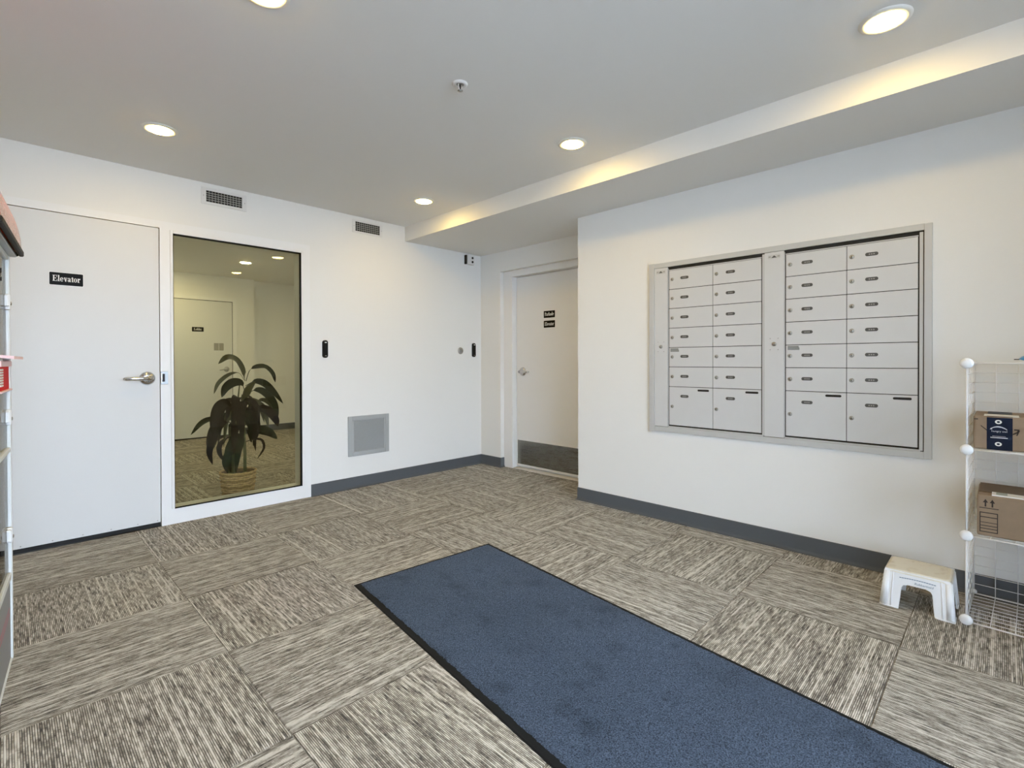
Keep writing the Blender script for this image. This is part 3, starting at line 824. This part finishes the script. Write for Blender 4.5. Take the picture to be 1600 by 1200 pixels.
# ------------------------------------------------------------------ entrance mat
t = thing('entrance_mat', 'long blue-grey entrance mat with black rubber edges on the carpet', 'mat', (1.66, 2.30, 0))
A = Vector((2.096, 2.272, 0)); B = Vector((1.229, 2.337, 0)); du = (A - B); W_ = du.length
dl = Vector((-.117, -.9931, 0)).normalized(); LEN = 3.05
def mpt(u, v, z): return B + du * u + dl * v + Vector((0, 0, z))      # u 0..1 across, v metres along
bm = MB(); q = 0.0
bm.quads([mpt(0, 0, .001), mpt(1, 0, .001), mpt(1, LEN, .001), mpt(0, LEN, .001), mpt(.006, .006, .0042), mpt(.994, .006, .0042), mpt(.994, LEN - .006, .0042), mpt(.006, LEN - .006, .0042)],
         [(4, 5, 6, 7), (0, 1, 5, 4), (1, 2, 6, 5), (2, 3, 7, 6), (3, 0, 4, 7)])
obj('rubber_border', bm, M['rubber'], t)
rnd = random.Random(3)
nu, nv = 90, 300; V = []; F = []
m0, m1 = .030 / W_, 1 - .020 / W_
for j in range(nv + 1):
    for i in range(nu + 1):
        u = m0 + (m1 - m0) * i / nu; v = .018 + (LEN - .04) * j / nv
        edge = i in (0, nu) or j in (0, nv)
        if edge:
            u += rnd.uniform(-.0035, .0035); v += rnd.uniform(-.0025, .0025)
            cz = .0042
        else: cz = .0095 + rnd.uniform(-.0012, .0012)
        # rounded far corners
        V.append(mpt(u, v, cz))
for j in range(nv):
    for i in range(nu):
        a = j * (nu + 1) + i; F.append((a, a + 1, a + nu + 2, a + nu + 1))
obj('pile', MB().quads(V, F, True), M['pile'], t)

# ------------------------------------------------------------------ step stool
t = thing('step_stool', 'small white plastic step stool with a yellowed top by the mailbox wall', 'stool', (2.97, .278, 0))
SX0, SX1, SY0, SY1 = 2.843, 3.092, .148, .406            # foot print
TX0_, TX1_, TY0_, TY1_ = 2.866, 3.068, .159, .392; HT = .166
def stool_ring(k, z, grow=0):
    x0 = SX0 + (TX0_ - SX0) * k - grow; x1 = SX1 + (TX1_ - SX1) * k + grow; y0 = SY0 + (TY0_ - SY0) * k - grow; y1 = SY1 + (TY1_ - SY1) * k + grow
    return x0, x1, y0, y1, z
shell = MB()
def panel(P, k0, k1):  # P(s, z) -> point; polygon of the apron + two legs with rounded arch
    pass
def wallpt(side, s, z, inset=0.0):
    """side 0 front(-X) 1 back 2 right(-Y) 3 left; s from 0 to 1 along it"""
    k = min(1, z / HT)
    x0 = SX0 + (TX0_ - SX0) * k + inset; x1 = SX1 + (TX1_ - SX1) * k - inset
    y0 = SY0 + (TY0_ - SY0) * k + inset; y1 = SY1 + (TY1_ - SY1) * k - inset
    if side == 0: return Vector((x0, y1 + (y0 - y1) * s, z))
    if side == 1: return Vector((x1, y0 + (y1 - y0) * s, z))
    if side == 2: return Vector((x0 + (x1 - x0) * s, y0, z))
    return Vector((x1 + (x0 - x1) * s, y1, z))
for side in range(4):
    a, b, zt = .27, .73, .112
    if side >= 2: a, b, zt = .30, .70, .085
    r = .10
    arch = [(b + .02, 0), (b, zt * .4), (b, zt - .028)] + [(b - r * (1 - cos(radians(q))) , zt - .028 + .028 * sin(radians(q))) for q in (30, 60, 90)]
    arch += [(a + r * (1 - cos(radians(q))), zt - .028 + .028 * sin(radians(q))) for q in (90, 60, 30)] + [(a, zt - .028), (a, zt * .4), (a - .02, 0)]
    out = [(0, 0), (0, HT * .5), (0, HT), (.5, HT), (1, HT), (1, HT * .5), (1, 0)]
    # build as strips between arch and outline
    L1 = [(0, 0), (0, .06), (0, .11), (0, .14), (0, HT), (.2, HT), (.5, HT), (.8, HT), (1, HT), (1, .14), (1, .11), (1, .06), (1, 0)]
    L2 = [(a - .02, 0), (a - .005, .05), (a, zt - .03), (a + .005, zt - .018), (a + .03, zt - .006), (a + .10, zt), (.5, zt), (b - .10, zt), (b - .03, zt - .006), (b - .005, zt - .018), (b, zt - .03), (b + .005, .05), (b + .02, 0)]
    VV = []; FF = []
    for ins in (0.0, .004):
        for Lx in (L1, L2):
            for s, z in Lx: VV.append(wallpt(side, s, z, ins))
    n = len(L1)
    for i in range(n - 1):
        FF.append((i, i + 1, n + i + 1, n + i)); FF.append((2 * n + i, 3 * n + i, 3 * n + i + 1, 2 * n + i + 1))
        FF.append((n + i, n + i + 1, 3 * n + i + 1, 3 * n + i))
    FF.append((0, n, 3 * n, 2 * n)); FF.append((n - 1, 2 * n - 1 + 0, 4 * n - 1, 3 * n - 1))
    shell.quads(VV, FF)
# corner ribs and foot flares
for cx_, cy_ in ((0, 0), (0, 1), (1, 0), (1, 1)):
    p0 = Vector((SX1 if cx_ else SX0, SY1 if cy_ else SY0, .0055)); p1 = Vector((TX1_ if cx_ else TX0_, TY1_ if cy_ else TY0_, HT - .012))
    ctr0 = Vector((.012 * (-1 if cx_ else 1), .012 * (-1 if cy_ else 1), 0))
    shell.tube([p0 + ctr0, p1 + ctr0], [.0175, .0160], 14)
def rib(side, s):
    P = [wallpt(side, s, z, .001) for z in (.004, .06, .11, .158)]
    shell.tube(P, .0035, 8)
for side in (0, 1):
    for s in (.14, .86): rib(side, s)
obj('legs_and_apron', shell, M['plasticw'], t)
feet = MB()
for side, rng in ((0, ((0, .25), (.75, 1))), (1, ((0, .25), (.75, 1))), (2, ((0, .28), (.72, 1))), (3, ((0, .28), (.72, 1)))):
    for s0, s1 in rng:
        P = [wallpt(side, s0 + (s1 - s0) * k / 4, .003, -.002) for k in range(5)]
        feet.tube(P, .003, 6)
obj('foot_rim', feet, M['plasticw'], t)
top = MB()
P0 = rrect(TX0_ + .001, TX1_ - .001, TY0_ + .001, TY1_ - .001, .028, 6); P1 = rrect(TX0_ - .003, TX1_ + .003, TY0_ - .003, TY1_ + .003, .03, 6)
P2 = rrect(TX0_ + .008, TX1_ - .008, TY0_ + .008, TY1_ - .008, .026, 6)
n = len(P0); VV = [(x, y, HT - .010) for x, y in P1] + [(x, y, HT - .001) for x, y in P0] + [(x, y, HT + .003) for x, y in P2]
FF = [(k, (k + 1) % n, n + (k + 1) % n, n + k) for k in range(n)] + [(n + k, n + (k + 1) % n, 2 * n + (k + 1) % n, 2 * n + k) for k in range(n)]
FF += [tuple(range(2 * n, 3 * n)), tuple(reversed(range(n)))]
obj('top', top.quads(VV, FF), M['stooltop'], t)['label'] = 'yellowed scuffed top'
slope = math.atan2(TX0_ - SX0, HT)
text_obj('brand_lettering', 'Rubbermaid', .0135, M['inkblue'], t, (wallpt(0, .60, .125, -.0012)), (radians(90) - slope, 0, radians(-90)), shear=.25)
cap = MB()
for k in range(15):
    s0 = .24 + .036 * k; z = .1365 + .003 * sin(k * .22)
    cap.quads([wallpt(0, s0, z, -.001), wallpt(0, s0 + .031, z, -.001), wallpt(0, s0 + .031, z + .0035, -.001), wallpt(0, s0, z + .0035, -.001)], [(0, 1, 2, 3)])
obj('caption_print', cap, M['inkblue'], t)

# ------------------------------------------------------------------ wire cube shelf
GX0, GX1, GY1, GY0 = 2.860, 3.232, .112, -.258; ZZ = [.020, .385, .750, 1.115]
t = thing('wire_shelf', 'white wire cube shelf with round connectors against the mailbox wall', 'shelf', (GX0, GY1, 0))
def grid(p00, eu, ev, nu_, nv_, r=.0017, rf=.0034):
    mb = MB(); p00, eu, ev = Vector(p00), Vector(eu), Vector(ev)
    for i in range(nu_ + 1):
        rr = rf if i in (0, nu_) else r
        mb.tube([p00 + eu * (i / nu_), p00 + eu * (i / nu_) + ev], rr, 6)
    for j in range(nv_ + 1):
        rr = rf if j in (0, nv_) else r
        mb.tube([p00 + ev * (j / nv_), p00 + ev * (j / nv_) + eu], rr, 6)
    return mb
for z0, z1 in zip(ZZ, ZZ[1:]):
    obj('side_panel', grid((GX0, GY1, z0), (GX1 - GX0, 0, 0), (0, 0, z1 - z0), 5, 8), M['wire'], t)
    obj('side_panel', grid((GX0, GY0, z0), (GX1 - GX0, 0, 0), (0, 0, z1 - z0), 5, 8), M['wire'], t)
    obj('back_panel', grid((GX1, GY0, z0), (0, GY1 - GY0, 0), (0, 0, z1 - z0), 5, 8), M['wire'], t)
for z in ZZ:
    obj('shelf_panel', grid((GX0, GY0, z), (0, GY1 - GY0, 0), (GX1 - GX0, 0, 0), 5, 9), M['wire'], t)
ck = MB().lathe([(0, .012), (.013, .011), (.0205, .0065), (.0225, .002), (.0215, -.003), (.011, -.006), (0, -.007)], SIDE, 24)
ck.box(-.006, .03, -.006, .006, -.003, .003).box(-.002, .012, -.004, .004, -.018, .018)
cm = mesh_of(ck, M['plasticw'], name='connector')
ck2 = MB().lathe([(0, .006), (.009, .005), (.012, .002), (.012, -.003), (0, -.006)], SIDE, 16); cm2 = mesh_of(ck2, M['plasticw'], name='connector')
for z in ZZ:
    for y in (GY1, GY0):
        ref(cm, 'connector', Vector((GX0 - .004, y, z + (.008 if z < .1 else 0))) - wloc(t), t)
        ref(cm2, 'connector', Vector((GX1, y, z + (.008 if z < .1 else 0))) - wloc(t), t)
t.rotation_euler = (0, 0, radians(-1.9))

# boxes on the shelf
def fs(u, v, w): return Vector((2.893 - w, -u, v))
bz = ZZ[2] + .0035
t = thing('cardboard_box', 'brown cardboard box with a navy tape band on the upper shelf', 'box', (3.02, -.02, bz))
BX0, BX1, BY0, BY1, BH = 2.893, 3.16, -.150, .092, .140
obj('carton', MB().box(BX0, BX1, BY0, BY1, bz, bz + BH, .006, 2), M['card'], t)
tp = obj('tape_band', MB().box(BX0 - .001, BX0 + .002, -.026, .051, bz + .001, bz + BH - .004).box(BX0 + .004, BX1 - .004, -.026, .051, bz + BH - .001, bz + BH + .0008), M['navy'], t)
for zc in (bz + .118, bz + .026):
    rg = MB()
    for k in range(20):
        a0, a1 = 2 * pi * k / 20, 2 * pi * (k + 1) / 20
        rg.prism([(-.016 + .0105 * cos(a0), zc + .0085 * sin(a0)), (-.016 + .0105 * cos(a1), zc + .0085 * sin(a1)), (-.016 + .0050 * cos(a1), zc + .0040 * sin(a1)), (-.016 + .0050 * cos(a0), zc + .0040 * sin(a0))], fs, .0016)
    obj('arrow_ring', rg, M['paper'], tp)
sw = MB()
for k in range(12):
    u0, u1 = -.040 + .050 * k / 12, -.040 + .050 * (k + 1) / 12
    zf = lambda u: bz + .087 + .011 * (1 - ((u + .016) / .026) ** 2)
    wf = lambda u: .0012 + .0014 * (1 - abs((u + .012) / .03))
    sw.prism([(u0, zf(u0) - wf(u0)), (u1, zf(u1) - wf(u1)), (u1, zf(u1) + wf(u1)), (u0, zf(u0) + wf(u0))], fs, .0016)
sw.prism([(-.042, bz + .086), (-.034, bz + .086), (-.036, bz + .093)], fs, .0016)
obj('arc_logo', sw, M['tarn'], tp)
text_obj('tape_lettering', 'hungry owl', .0105, M['tarn'], tp, (BX0 - .0016, .013, bz + .079), ROT_SIDE)
ln = MB().prism(_rect(-.040, bz + .0505, .012, bz + .054), fs, .0016).prism(_rect(-.034, bz + .0575, .006, bz + .0590), fs, .0016)
obj('tape_lines', ln, M['tarn'], tp)
ik = MB()
ik.prism([(-.070, bz + .098), (-.051, bz + .079), (-.051, bz + .084), (-.069, bz + .101)], fs, .0008)
ik.prism([(.0265, bz + .068), (.042, bz + .077), (.046, bz + .092), (.030, bz + .092), (.030, bz + .087), (.040, bz + .087), (.038, bz + .081), (.0265, bz + .073)], fs, .0008)
ik.prism([(.036, bz + .066), (.040, bz + .066), (.047, bz + .087), (.043, bz + .089)], fs, .0008)
ik.prism(_rect(-.091, bz + .124, -.078, bz + .128), fs, .0008)
obj('printed_arrow', ik, M['ink'], t)
obj('shipping_label', MB().box(BX0 + .010, BX0 + .105, -.045, .060, bz + BH, bz + BH + .0012), M['paper'], t)

bz = ZZ[1] + .0035
t = thing('cardboard_box', 'brown cardboard box printed with two up arrows on the lower shelf', 'box', (3.03, -.07, bz))
BX0, BX1, BY0, BY1, BH = 2.893, 3.165, -.225, .080, .172
c = MB().box(BX0, BX1, BY0, BY1, bz, bz + BH, .006, 2)
obj('carton', c, M['card'], t)
fl_ = MB().box(BX0 + .06, BX1 - .002, BY0 + .004, BY1 - .004, bz + BH - .002, bz + BH + .004, .001)
obj('top_flap', fl_, M['cardd'], t)
ik = MB()
for u in (-.054, -.033):
    ik.prism(_rect(u - .0025, bz + .124, u + .0025, bz + .142), fs, .0008); ik.prism([(u - .008, bz + .141), (u + .008, bz + .141), (u, bz + .156)], fs, .0008)
ik.prism(_rect(-.073, bz + .1165, -.014, bz + .1195), fs, .0008)
for z0, z1 in ((.016, .0195), (.030, .033), (.042, .045), (.056, .0585), (.078, .0815), (.0965, .100)): ik.prism(_rect(-.072, bz + z0, -.016, bz + z1), fs, .0008)
for u in (-.072, -.019): ik.prism(_rect(u, bz + .016, u + .003, bz + .100), fs, .0008)
obj('printed_arrows', ik, M['ink'], t)
lb = obj('shipping_label', MB().box(BX0 + .005, BX0 + .065, -.205, .035, bz + BH, bz + BH + .0055), M['paper'], t)
obj('label_print', MB().box(BX0 + .012, BX0 + .060, -.012, .022, bz + BH + .005, bz + BH + .0062), M['greenlab'], lb)

def pouch(name, label, cat, cx, cy, z0, lx, ly, h, m, nose=.25, seal=None):
    t = thing(name, label, cat, (cx, cy, z0))
    V = []; F = []; nu_, nv_ = 18, 10
    rr = random.Random(11)
    for sgn in (1, 0):
        for i in range(nu_ + 1):
            for j in range(nv_ + 1):
                u, v = i / nu_, j / nv_
                prof = (sin(pi * min(1, u / .9) ** .8) if u < .9 else 0.25) * sin(pi * v) ** .6
                prof = max(0, sin(pi * u)) ** .7 * max(0, sin(pi * v)) ** .6
                tap = .35 + .65 * min(1, (1 - u) * 3)
                y = (u - .5) * ly; x = (v - .5) * lx * tap
                z = z0 + .003 + (h * prof * (.9 + .2 * rr.random()) if sgn else 0) + (.010 * max(0, (u - .8) * 5))
                V.append((cx + x, cy + y, z))
    n = (nu_ + 1) * (nv_ + 1)
    for s in (0, 1):
        for i in range(nu_):
            for j in range(nv_):
                a = s * n + i * (nv_ + 1) + j; F.append((a, a + 1, a + nv_ + 2, a + nv_ + 1))
    obj('film', MB().quads(V, F, True), m, t)
    if seal:
        y = cy + ly / 2
        obj('sealed_end', MB().box(cx - lx * .2, cx + lx * .2, y - .003, y + .012, z0 + .011, z0 + .0145), seal, t)
    return t
pouch('plastic_pouch', 'shiny blue plastic pouch lying on top of the wire shelf', 'bag', 2.985, -.142, ZZ[3] + .003, .18, .20, .050, M['bluebag'], seal=M['rubber'])
pouch('plastic_bag', 'violet blue plastic bag on the bottom of the wire shelf', 'bag', 3.10, -.175, ZZ[0] + .003, .20, .15, .22, M['violet'])

# ------------------------------------------------------------------ glazed display cabinet at the left edge
t = thing('display_cabinet', 'white framed clear display cabinet with a red hood at the left edge', 'cabinet', (.018, 2.685, 0), rotz=radians(-5.2))
# built in cabinet coordinates: x=0 front face (+X out), y=0 far end, the cabinet runs towards -y
def cob(name, mb, m, parent=None):
    me = mesh_of(mb, m, name=name); o = bpy.data.objects.new(name, me); COL.objects.link(o); o.parent = parent or t; return o
CD, CW, CT = .44, .62, 1.535
fp = .024
for x, y in ((-fp, -fp), (-CD, -fp), (-fp, -CW), (-CD, -CW)):
    cob('post', MB().box(x, x + fp, y, y + fp, .012, CT, .003), M['whitealu'])
for z, h in ((.010, .012), (.318, .024), (CT - .02, .02)):
    cob('rail', MB().box(-fp + .002, -.002, -CW + fp, -fp, z, z + h, .002), M['whitealu']); cob('rail', MB().box(-CD + .002, -CD + fp - .002, -CW + fp, -fp, z, z + h, .002), M['whitealu'])
    cob('rail', MB().box(-CD + fp, -fp, -fp + .002, -.002, z, z + h, .002), M['whitealu']); cob('rail', MB().box(-CD + fp, -fp, -CW + .002, -CW + fp - .002, z, z + h, .002), M['whitealu'])
cob('rail', MB().box(-fp + .002, -.001, -CW + fp, -fp, .795, .812, .002), M['whitealu'])
cob('clear_panel', MB().box(-.014, -.010, -CW + fp, -fp, .345, CT - .02), M['clear'])
cob('clear_panel', MB().box(-CD + fp, -fp, -.014, -.010, .345, CT - .02), M['clear'])
lp = cob('lower_panel', MB().box(-.012, -.006, -CW + fp, -fp, .022, .318), M['greypanel'])
for z in (.215, .195):
    cob('printed_stripe', MB().quads([(-.0055, -.055, z), (-.0055, -CW + .06, z - .02), (-.0055, -CW + .06, z - .012), (-.0055, -.055, z + .006)], [(0, 1, 2, 3)]), M['stripe'], lp)
cob('lower_panel', MB().box(-CD + fp, -fp, -.012, -.006, .022, .318), M['greypanel'])
for z in (1.355, .925, .485):
    lt = cob('latch', MB().box(-.012, .004, -.052, -.030, z - .028, z + .030, .005, 2).box(-.012, .002, -.075, -.050, z - .018, z + .026, .004), M['plasticw'])
    cob('latch_bolt', MB().lathe([(0, .004), (.006, .003), (.007, 0)], Matrix.Translation((.004, -.041, z - .004)) @ Matrix.Rotation(radians(90), 4, 'Y'), 12), M['lockm'], lt)
tr = cob('leaflet_tray', MB().box(-.10, -.004, -.30, -.012, 1.032, 1.046).box(-.010, -.004, -.30, -.012, 1.046, 1.118).box(-.10, -.004, -.018, -.012, 1.046, 1.118), M['red'])
cob('tray_lip', MB().box(-.11, .004, -.31, -.006, 1.026, 1.033, .002).box(-.11, .003, -.31, -.006, 1.116, 1.136, .002), M['pink'], tr)
cob('tray_lid', MB().quads([(-.08, -.006, 1.166), (.034, -.006, 1.152), (.034, -.31, 1.152), (-.08, -.31, 1.166), (-.08, -.006, 1.154), (.034, -.006, 1.142), (.034, -.31, 1.142), (-.08, -.31, 1.154)],
                           [(0, 1, 2, 3), (4, 7, 6, 5), (0, 4, 5, 1), (2, 6, 7, 3), (1, 5, 6, 2), (0, 3, 7, 4)]), M['pink'], tr)
for k in range(7): cob('leaflet', MB().box(-.003, .0005, -.298, -.225, 1.048 + k * .009, 1.054 + k * .009), M['paper'], tr)
HX, HZ, HR, HH = -.20, 1.548, .235, .31
V = []; F = []; nu_, nv_ = 24, 14
hood = bmesh.new(); rings = []
for j in range(nv_ + 1):
    y = .012 - (CW + .02) * j / nv_
    e = 1.0
    if j == 0: e = .80
    rings.append([hood.verts.new((HX + HR * e * cos(pi * k / nu_), y + (.0 if j else .0), HH * e * sin(pi * k / nu_))) for k in range(nu_ + 1)])
capv = [hood.verts.new((HX, .020, .0))]
for a, b_ in zip(rings, rings[1:]):
    for k in range(nu_):
        f_ = hood.faces.new((a[k], a[k + 1], b_[k + 1], b_[k])); f_.smooth = True
hood.faces.new(rings[0])
hm_ = MB(); hm_.bm.free(); hm_.bm = hood
capv[0].co = (HX, -.2, .001)
bmesh.ops.delete(hood, geom=capv, context='VERTS')
ho = cob('hood', hm_, M['hood']); ho.location = (0, 0, HZ)
rim = MB()
rim.box(HX + HR - .012, HX + HR + .003, -CW, .012, HZ - .012, HZ + .010, .004); rim.box(HX - HR - .003, HX - HR + .012, -CW, .012, HZ - .012, HZ + .010, .004)
rim.box(HX - HR + .012, HX + HR - .012, .000, .014, HZ - .012, HZ + .010, .004)
cob('hood_rim', rim, M['blackm'], ho).location = (0, 0, -HZ)
cob('hood_tray', MB().box(HX - HR + .02, HX + HR - .016, -CW + .01, -.004, HZ - .018, HZ - .002, .003).box(HX - .19, .004, -CW + .01, -.002, CT, HZ - .016, .003), M['chromeg'])

# ------------------------------------------------------------------ potted plant behind the glass
PX, PY = 1.352, 4.515
t = thing('potted_plant', 'dark leafy plant in a woven basket behind the tall window', 'plant', (PX, PY, 0))
bk = obj('basket', MB().lathe([(0, .004), (.100, .004), (.126, .224), (.120, .224), (.112, .20)], Matrix.Translation((PX, PY, 0)), 40), M['cardd'], t)
for row in range(13):                                        # woven strands, row over row
    z = .012 + .0168 * row
    R0 = .103 + .026 * (z / .224); ph = pi * (row % 2)
    obj('wicker_strand', MB().tube([(PX + (R0 + .0055 * cos(9 * 2 * pi * k / 72 + ph)) * cos(2 * pi * k / 72), PY + (R0 + .0055 * cos(9 * 2 * pi * k / 72 + ph)) * sin(2 * pi * k / 72), z) for k in range(73)], .0076, 6, False), M['wicker' if row % 3 else 'wickerd'], bk)
rim = MB()
for s in (0, pi): rim.tube([(PX + (.131 + .003 * cos(k * .9 + s)) * cos(2 * pi * k / 48), PY + (.131 + .003 * cos(k * .9 + s)) * sin(2 * pi * k / 48), .228 + .004 * sin(k * .9 + s)) for k in range(49)], .006, 6, False)
obj('basket_rim', rim, M['wicker'], bk)
obj('soil', MB().lathe([(0, .205), (.06, .206), (.118, .200)], Matrix.Translation((PX, PY, 0)), 28), M['soil'], t)
obj('cane', MB().tube([(PX + .055, PY + .01, .20), (PX + .055, PY + .005, .36), (PX + .045, PY, .62), (PX + .035, PY, .86)], [.014, .0125, .010, .006], 10), M['stem'], t)
obj('cane', MB().tube([(PX - .03, PY + .02, .20), (PX - .035, PY + .01, .40), (PX - .02, PY, .62), (PX + .02, PY, .98)], [.016, .014, .010, .004], 10), M['stem'], t)
obj('cane', MB().tube([(PX - .065, PY - .02, .20), (PX - .06, PY - .01, .38), (PX - .06, PY, .60)], [.014, .012, .008], 10), M['stem'], t)

def bez(P, n):
    """Catmull-Rom through P"""
    P = [Vector(p) for p in P]; Q = [P[0] * 2 - P[1]] + P + [P[-1] * 2 - P[-2]]; out = []
    m = len(P) - 1
    for k in range(n + 1):
        s = k / n * m; i = min(int(s), m - 1); u = s - i
        a, b, c, d = Q[i], Q[i + 1], Q[i + 2], Q[i + 3]
        out.append(0.5 * ((2 * b) + (c - a) * u + (2 * a - 5 * b + 4 * c - d) * u * u + (3 * b - a - 3 * c + d) * u ** 3))
    return out
def leaf(P, width, m, flat=(0, 0, 1), petiole=.25, twist=0.0):
    """blade along P (metres, relative to the basket centre); width across, folded along the midrib"""
    pts = bez([Vector(p) + Vector((PX, PY, 0)) for p in P], 16); n = len(pts)
    V = []; F = []; flat = Vector(flat)
    for i, p in enumerate(pts):
        d = (pts[min(i + 1, n - 1)] - pts[max(i - 1, 0)]).normalized()
        side = d.cross(flat)
        side = side.normalized() if side.length > .05 else Vector((1, 0, 0))
        if twist: side = Matrix.Rotation(twist * i / n, 3, d) @ side
        up = side.cross(d).normalized()
        s = i / (n - 1)
        q = (s - petiole) / (1 - petiole)
        w = .003 if s < petiole else width * .5 * (q ** .55 * (1 - q) ** .8) / .50 + .0012
        V += [p - side * w + up * w * .28, p - up * .0015, p + side * w + up * w * .28]
    for i in range(n - 1):
        a = 3 * i; F += [(a, a + 1, a + 4, a + 3), (a + 1, a + 2, a + 5, a + 4)]
    obj('leaf', MB().quads(V, F, True), m, t)
# leaves at the outside of the plant, laid out as on the plant: x right, z up (from the basket's foot)
LF, LB, LO = M['leaf'], M['leafb'], M['leafl']
v1 = (0, -.85, .5)
leaf([(.055, 0, .97), (.03, -.03, 1.06), (-.03, -.06, 1.145), (-.10, -.08, 1.165), (-.165, -.09, 1.115)], .085, LO, (0, -.7, .7), .12)
leaf([(.065, 0, .97), (.085, -.03, 1.06), (.13, -.05, 1.085), (.20, -.05, 1.085), (.255, -.06, 1.03), (.275, -.07, .955)], .075, LF, (0, -.6, .8), .25)
leaf([(.05, 0, .98), (.0, -.03, 1.04), (-.08, -.05, 1.025), (-.16, -.07, .96), (-.195, -.08, .88)], .042, LO, (0, -.6, .8), .3)
leaf([(.05, 0, .90), (.02, -.03, .955), (-.05, -.06, .96), (-.115, -.09, .92), (-.145, -.10, .85)], .092, LF, v1, .15)
leaf([(.05, 0, .80), (.045, -.05, .86), (.06, -.07, .91), (.12, -.06, .965)], .085, LO, (.3, -1, .1), .05)
leaf([(.06, 0, .93), (.12, -.03, .965), (.19, -.05, .945), (.26, -.07, .87), (.335, -.08, .77)], .082, LF, v1, .2)
leaf([(.06, 0, .86), (.13, -.04, .895), (.20, -.06, .86), (.26, -.08, .77), (.29, -.09, .66)], .088, LF, v1, .2)
leaf([(.085, 0, .75), (.14, -.03, .80), (.19, -.05, .805), (.24, -.06, .76), (.255, -.07, .70)], .050, LO, v1, .3)
leaf([(-.03, -.02, .48), (-.06, -.06, .44), (-.115, -.08, .34), (-.10, -.08, .235)], .07, LF, (-.5, -1, .1), .08)
leaf([(.08, 0, .68), (.15, -.06, .735), (.21, -.09, .71), (.26, -.10, .64), (.28, -.11, .58)], .10, LB, v1, .15)
leaf([(-.03, 0, .72), (-.09, -.05, .80), (-.16, -.08, .77), (-.20, -.10, .66), (-.21, -.11, .55)], .10, LB, v1, .15)
leaf([(-.04, 0, .66), (-.12, -.03, .675), (-.22, -.06, .68), (-.29, -.08, .65), (-.355, -.09, .575)], .050, LF, v1, .35)
leaf([(-.04, 0, .62), (-.12, -.06, .66), (-.19, -.09, .60), (-.225, -.10, .50), (-.235, -.11, .41)], .10, LB, v1, .12)
leaf([(-.03, 0, .50), (-.10, -.03, .525), (-.19, -.05, .515), (-.225, -.06, .42), (-.205, -.07, .32)], .060, LB, v1, .3)
leaf([(-.02, 0, .50), (-.08, -.04, .52), (-.15, -.06, .47), (-.155, -.07, .40), (-.12, -.08, .33)], .045, LB, v1, .3)
leaf([(.05, 0, .46), (.11, -.03, .48), (.17, -.04, .47), (.185, -.05, .40), (.13, -.06, .32)], .026, LB, v1, .25)
leaf([(.06, 0, .56), (.14, -.05, .56), (.22, -.07, .53), (.285, -.08, .47)], .10, LF, (0, -.9, .4), .1)
leaf([(.04, 0, .72), (.07, -.07, .70), (.10, -.12, .60), (.075, -.13, .44)], .095, LB, (.2, -1, .1), .1)
leaf([(.02, 0, .78), (.01, -.08, .80), (-.02, -.12, .70), (.0, -.13, .50)], .095, LB, (-.2, -1, .1), .1)
leaf([(-.02, 0, .55), (-.05, -.06, .50), (-.095, -.08, .40), (-.08, -.08, .24)], .075, LF, (-.3, -1, .1), .08)
leaf([(-.01, 0, .55), (.0, -.06, .50), (-.03, -.09, .40), (-.045, -.09, .23)], .075, LF, (.1, -1, .1), .08)
rl = random.Random(21)
for k in range(26):
    a = rl.uniform(0, 2 * pi); R0 = rl.uniform(.10, .19); z0 = rl.uniform(.55, .78); dz = rl.uniform(.02, .09)
    ca, sa = cos(a), sin(a) * .75
    leaf([(.01 + .02 * ca, .02 * sa, z0), (.01 + R0 * .45 * ca, R0 * .45 * sa, z0 + dz), (.01 + R0 * ca, R0 * sa, z0 + dz * .3), (.01 + R0 * 1.25 * ca, R0 * 1.25 * sa, z0 - rl.uniform(.10, .20))],
         rl.uniform(.05, .08), (LB, LF, LB, LO)[k % 4], (-.3 * ca, -.5, 1), .1)
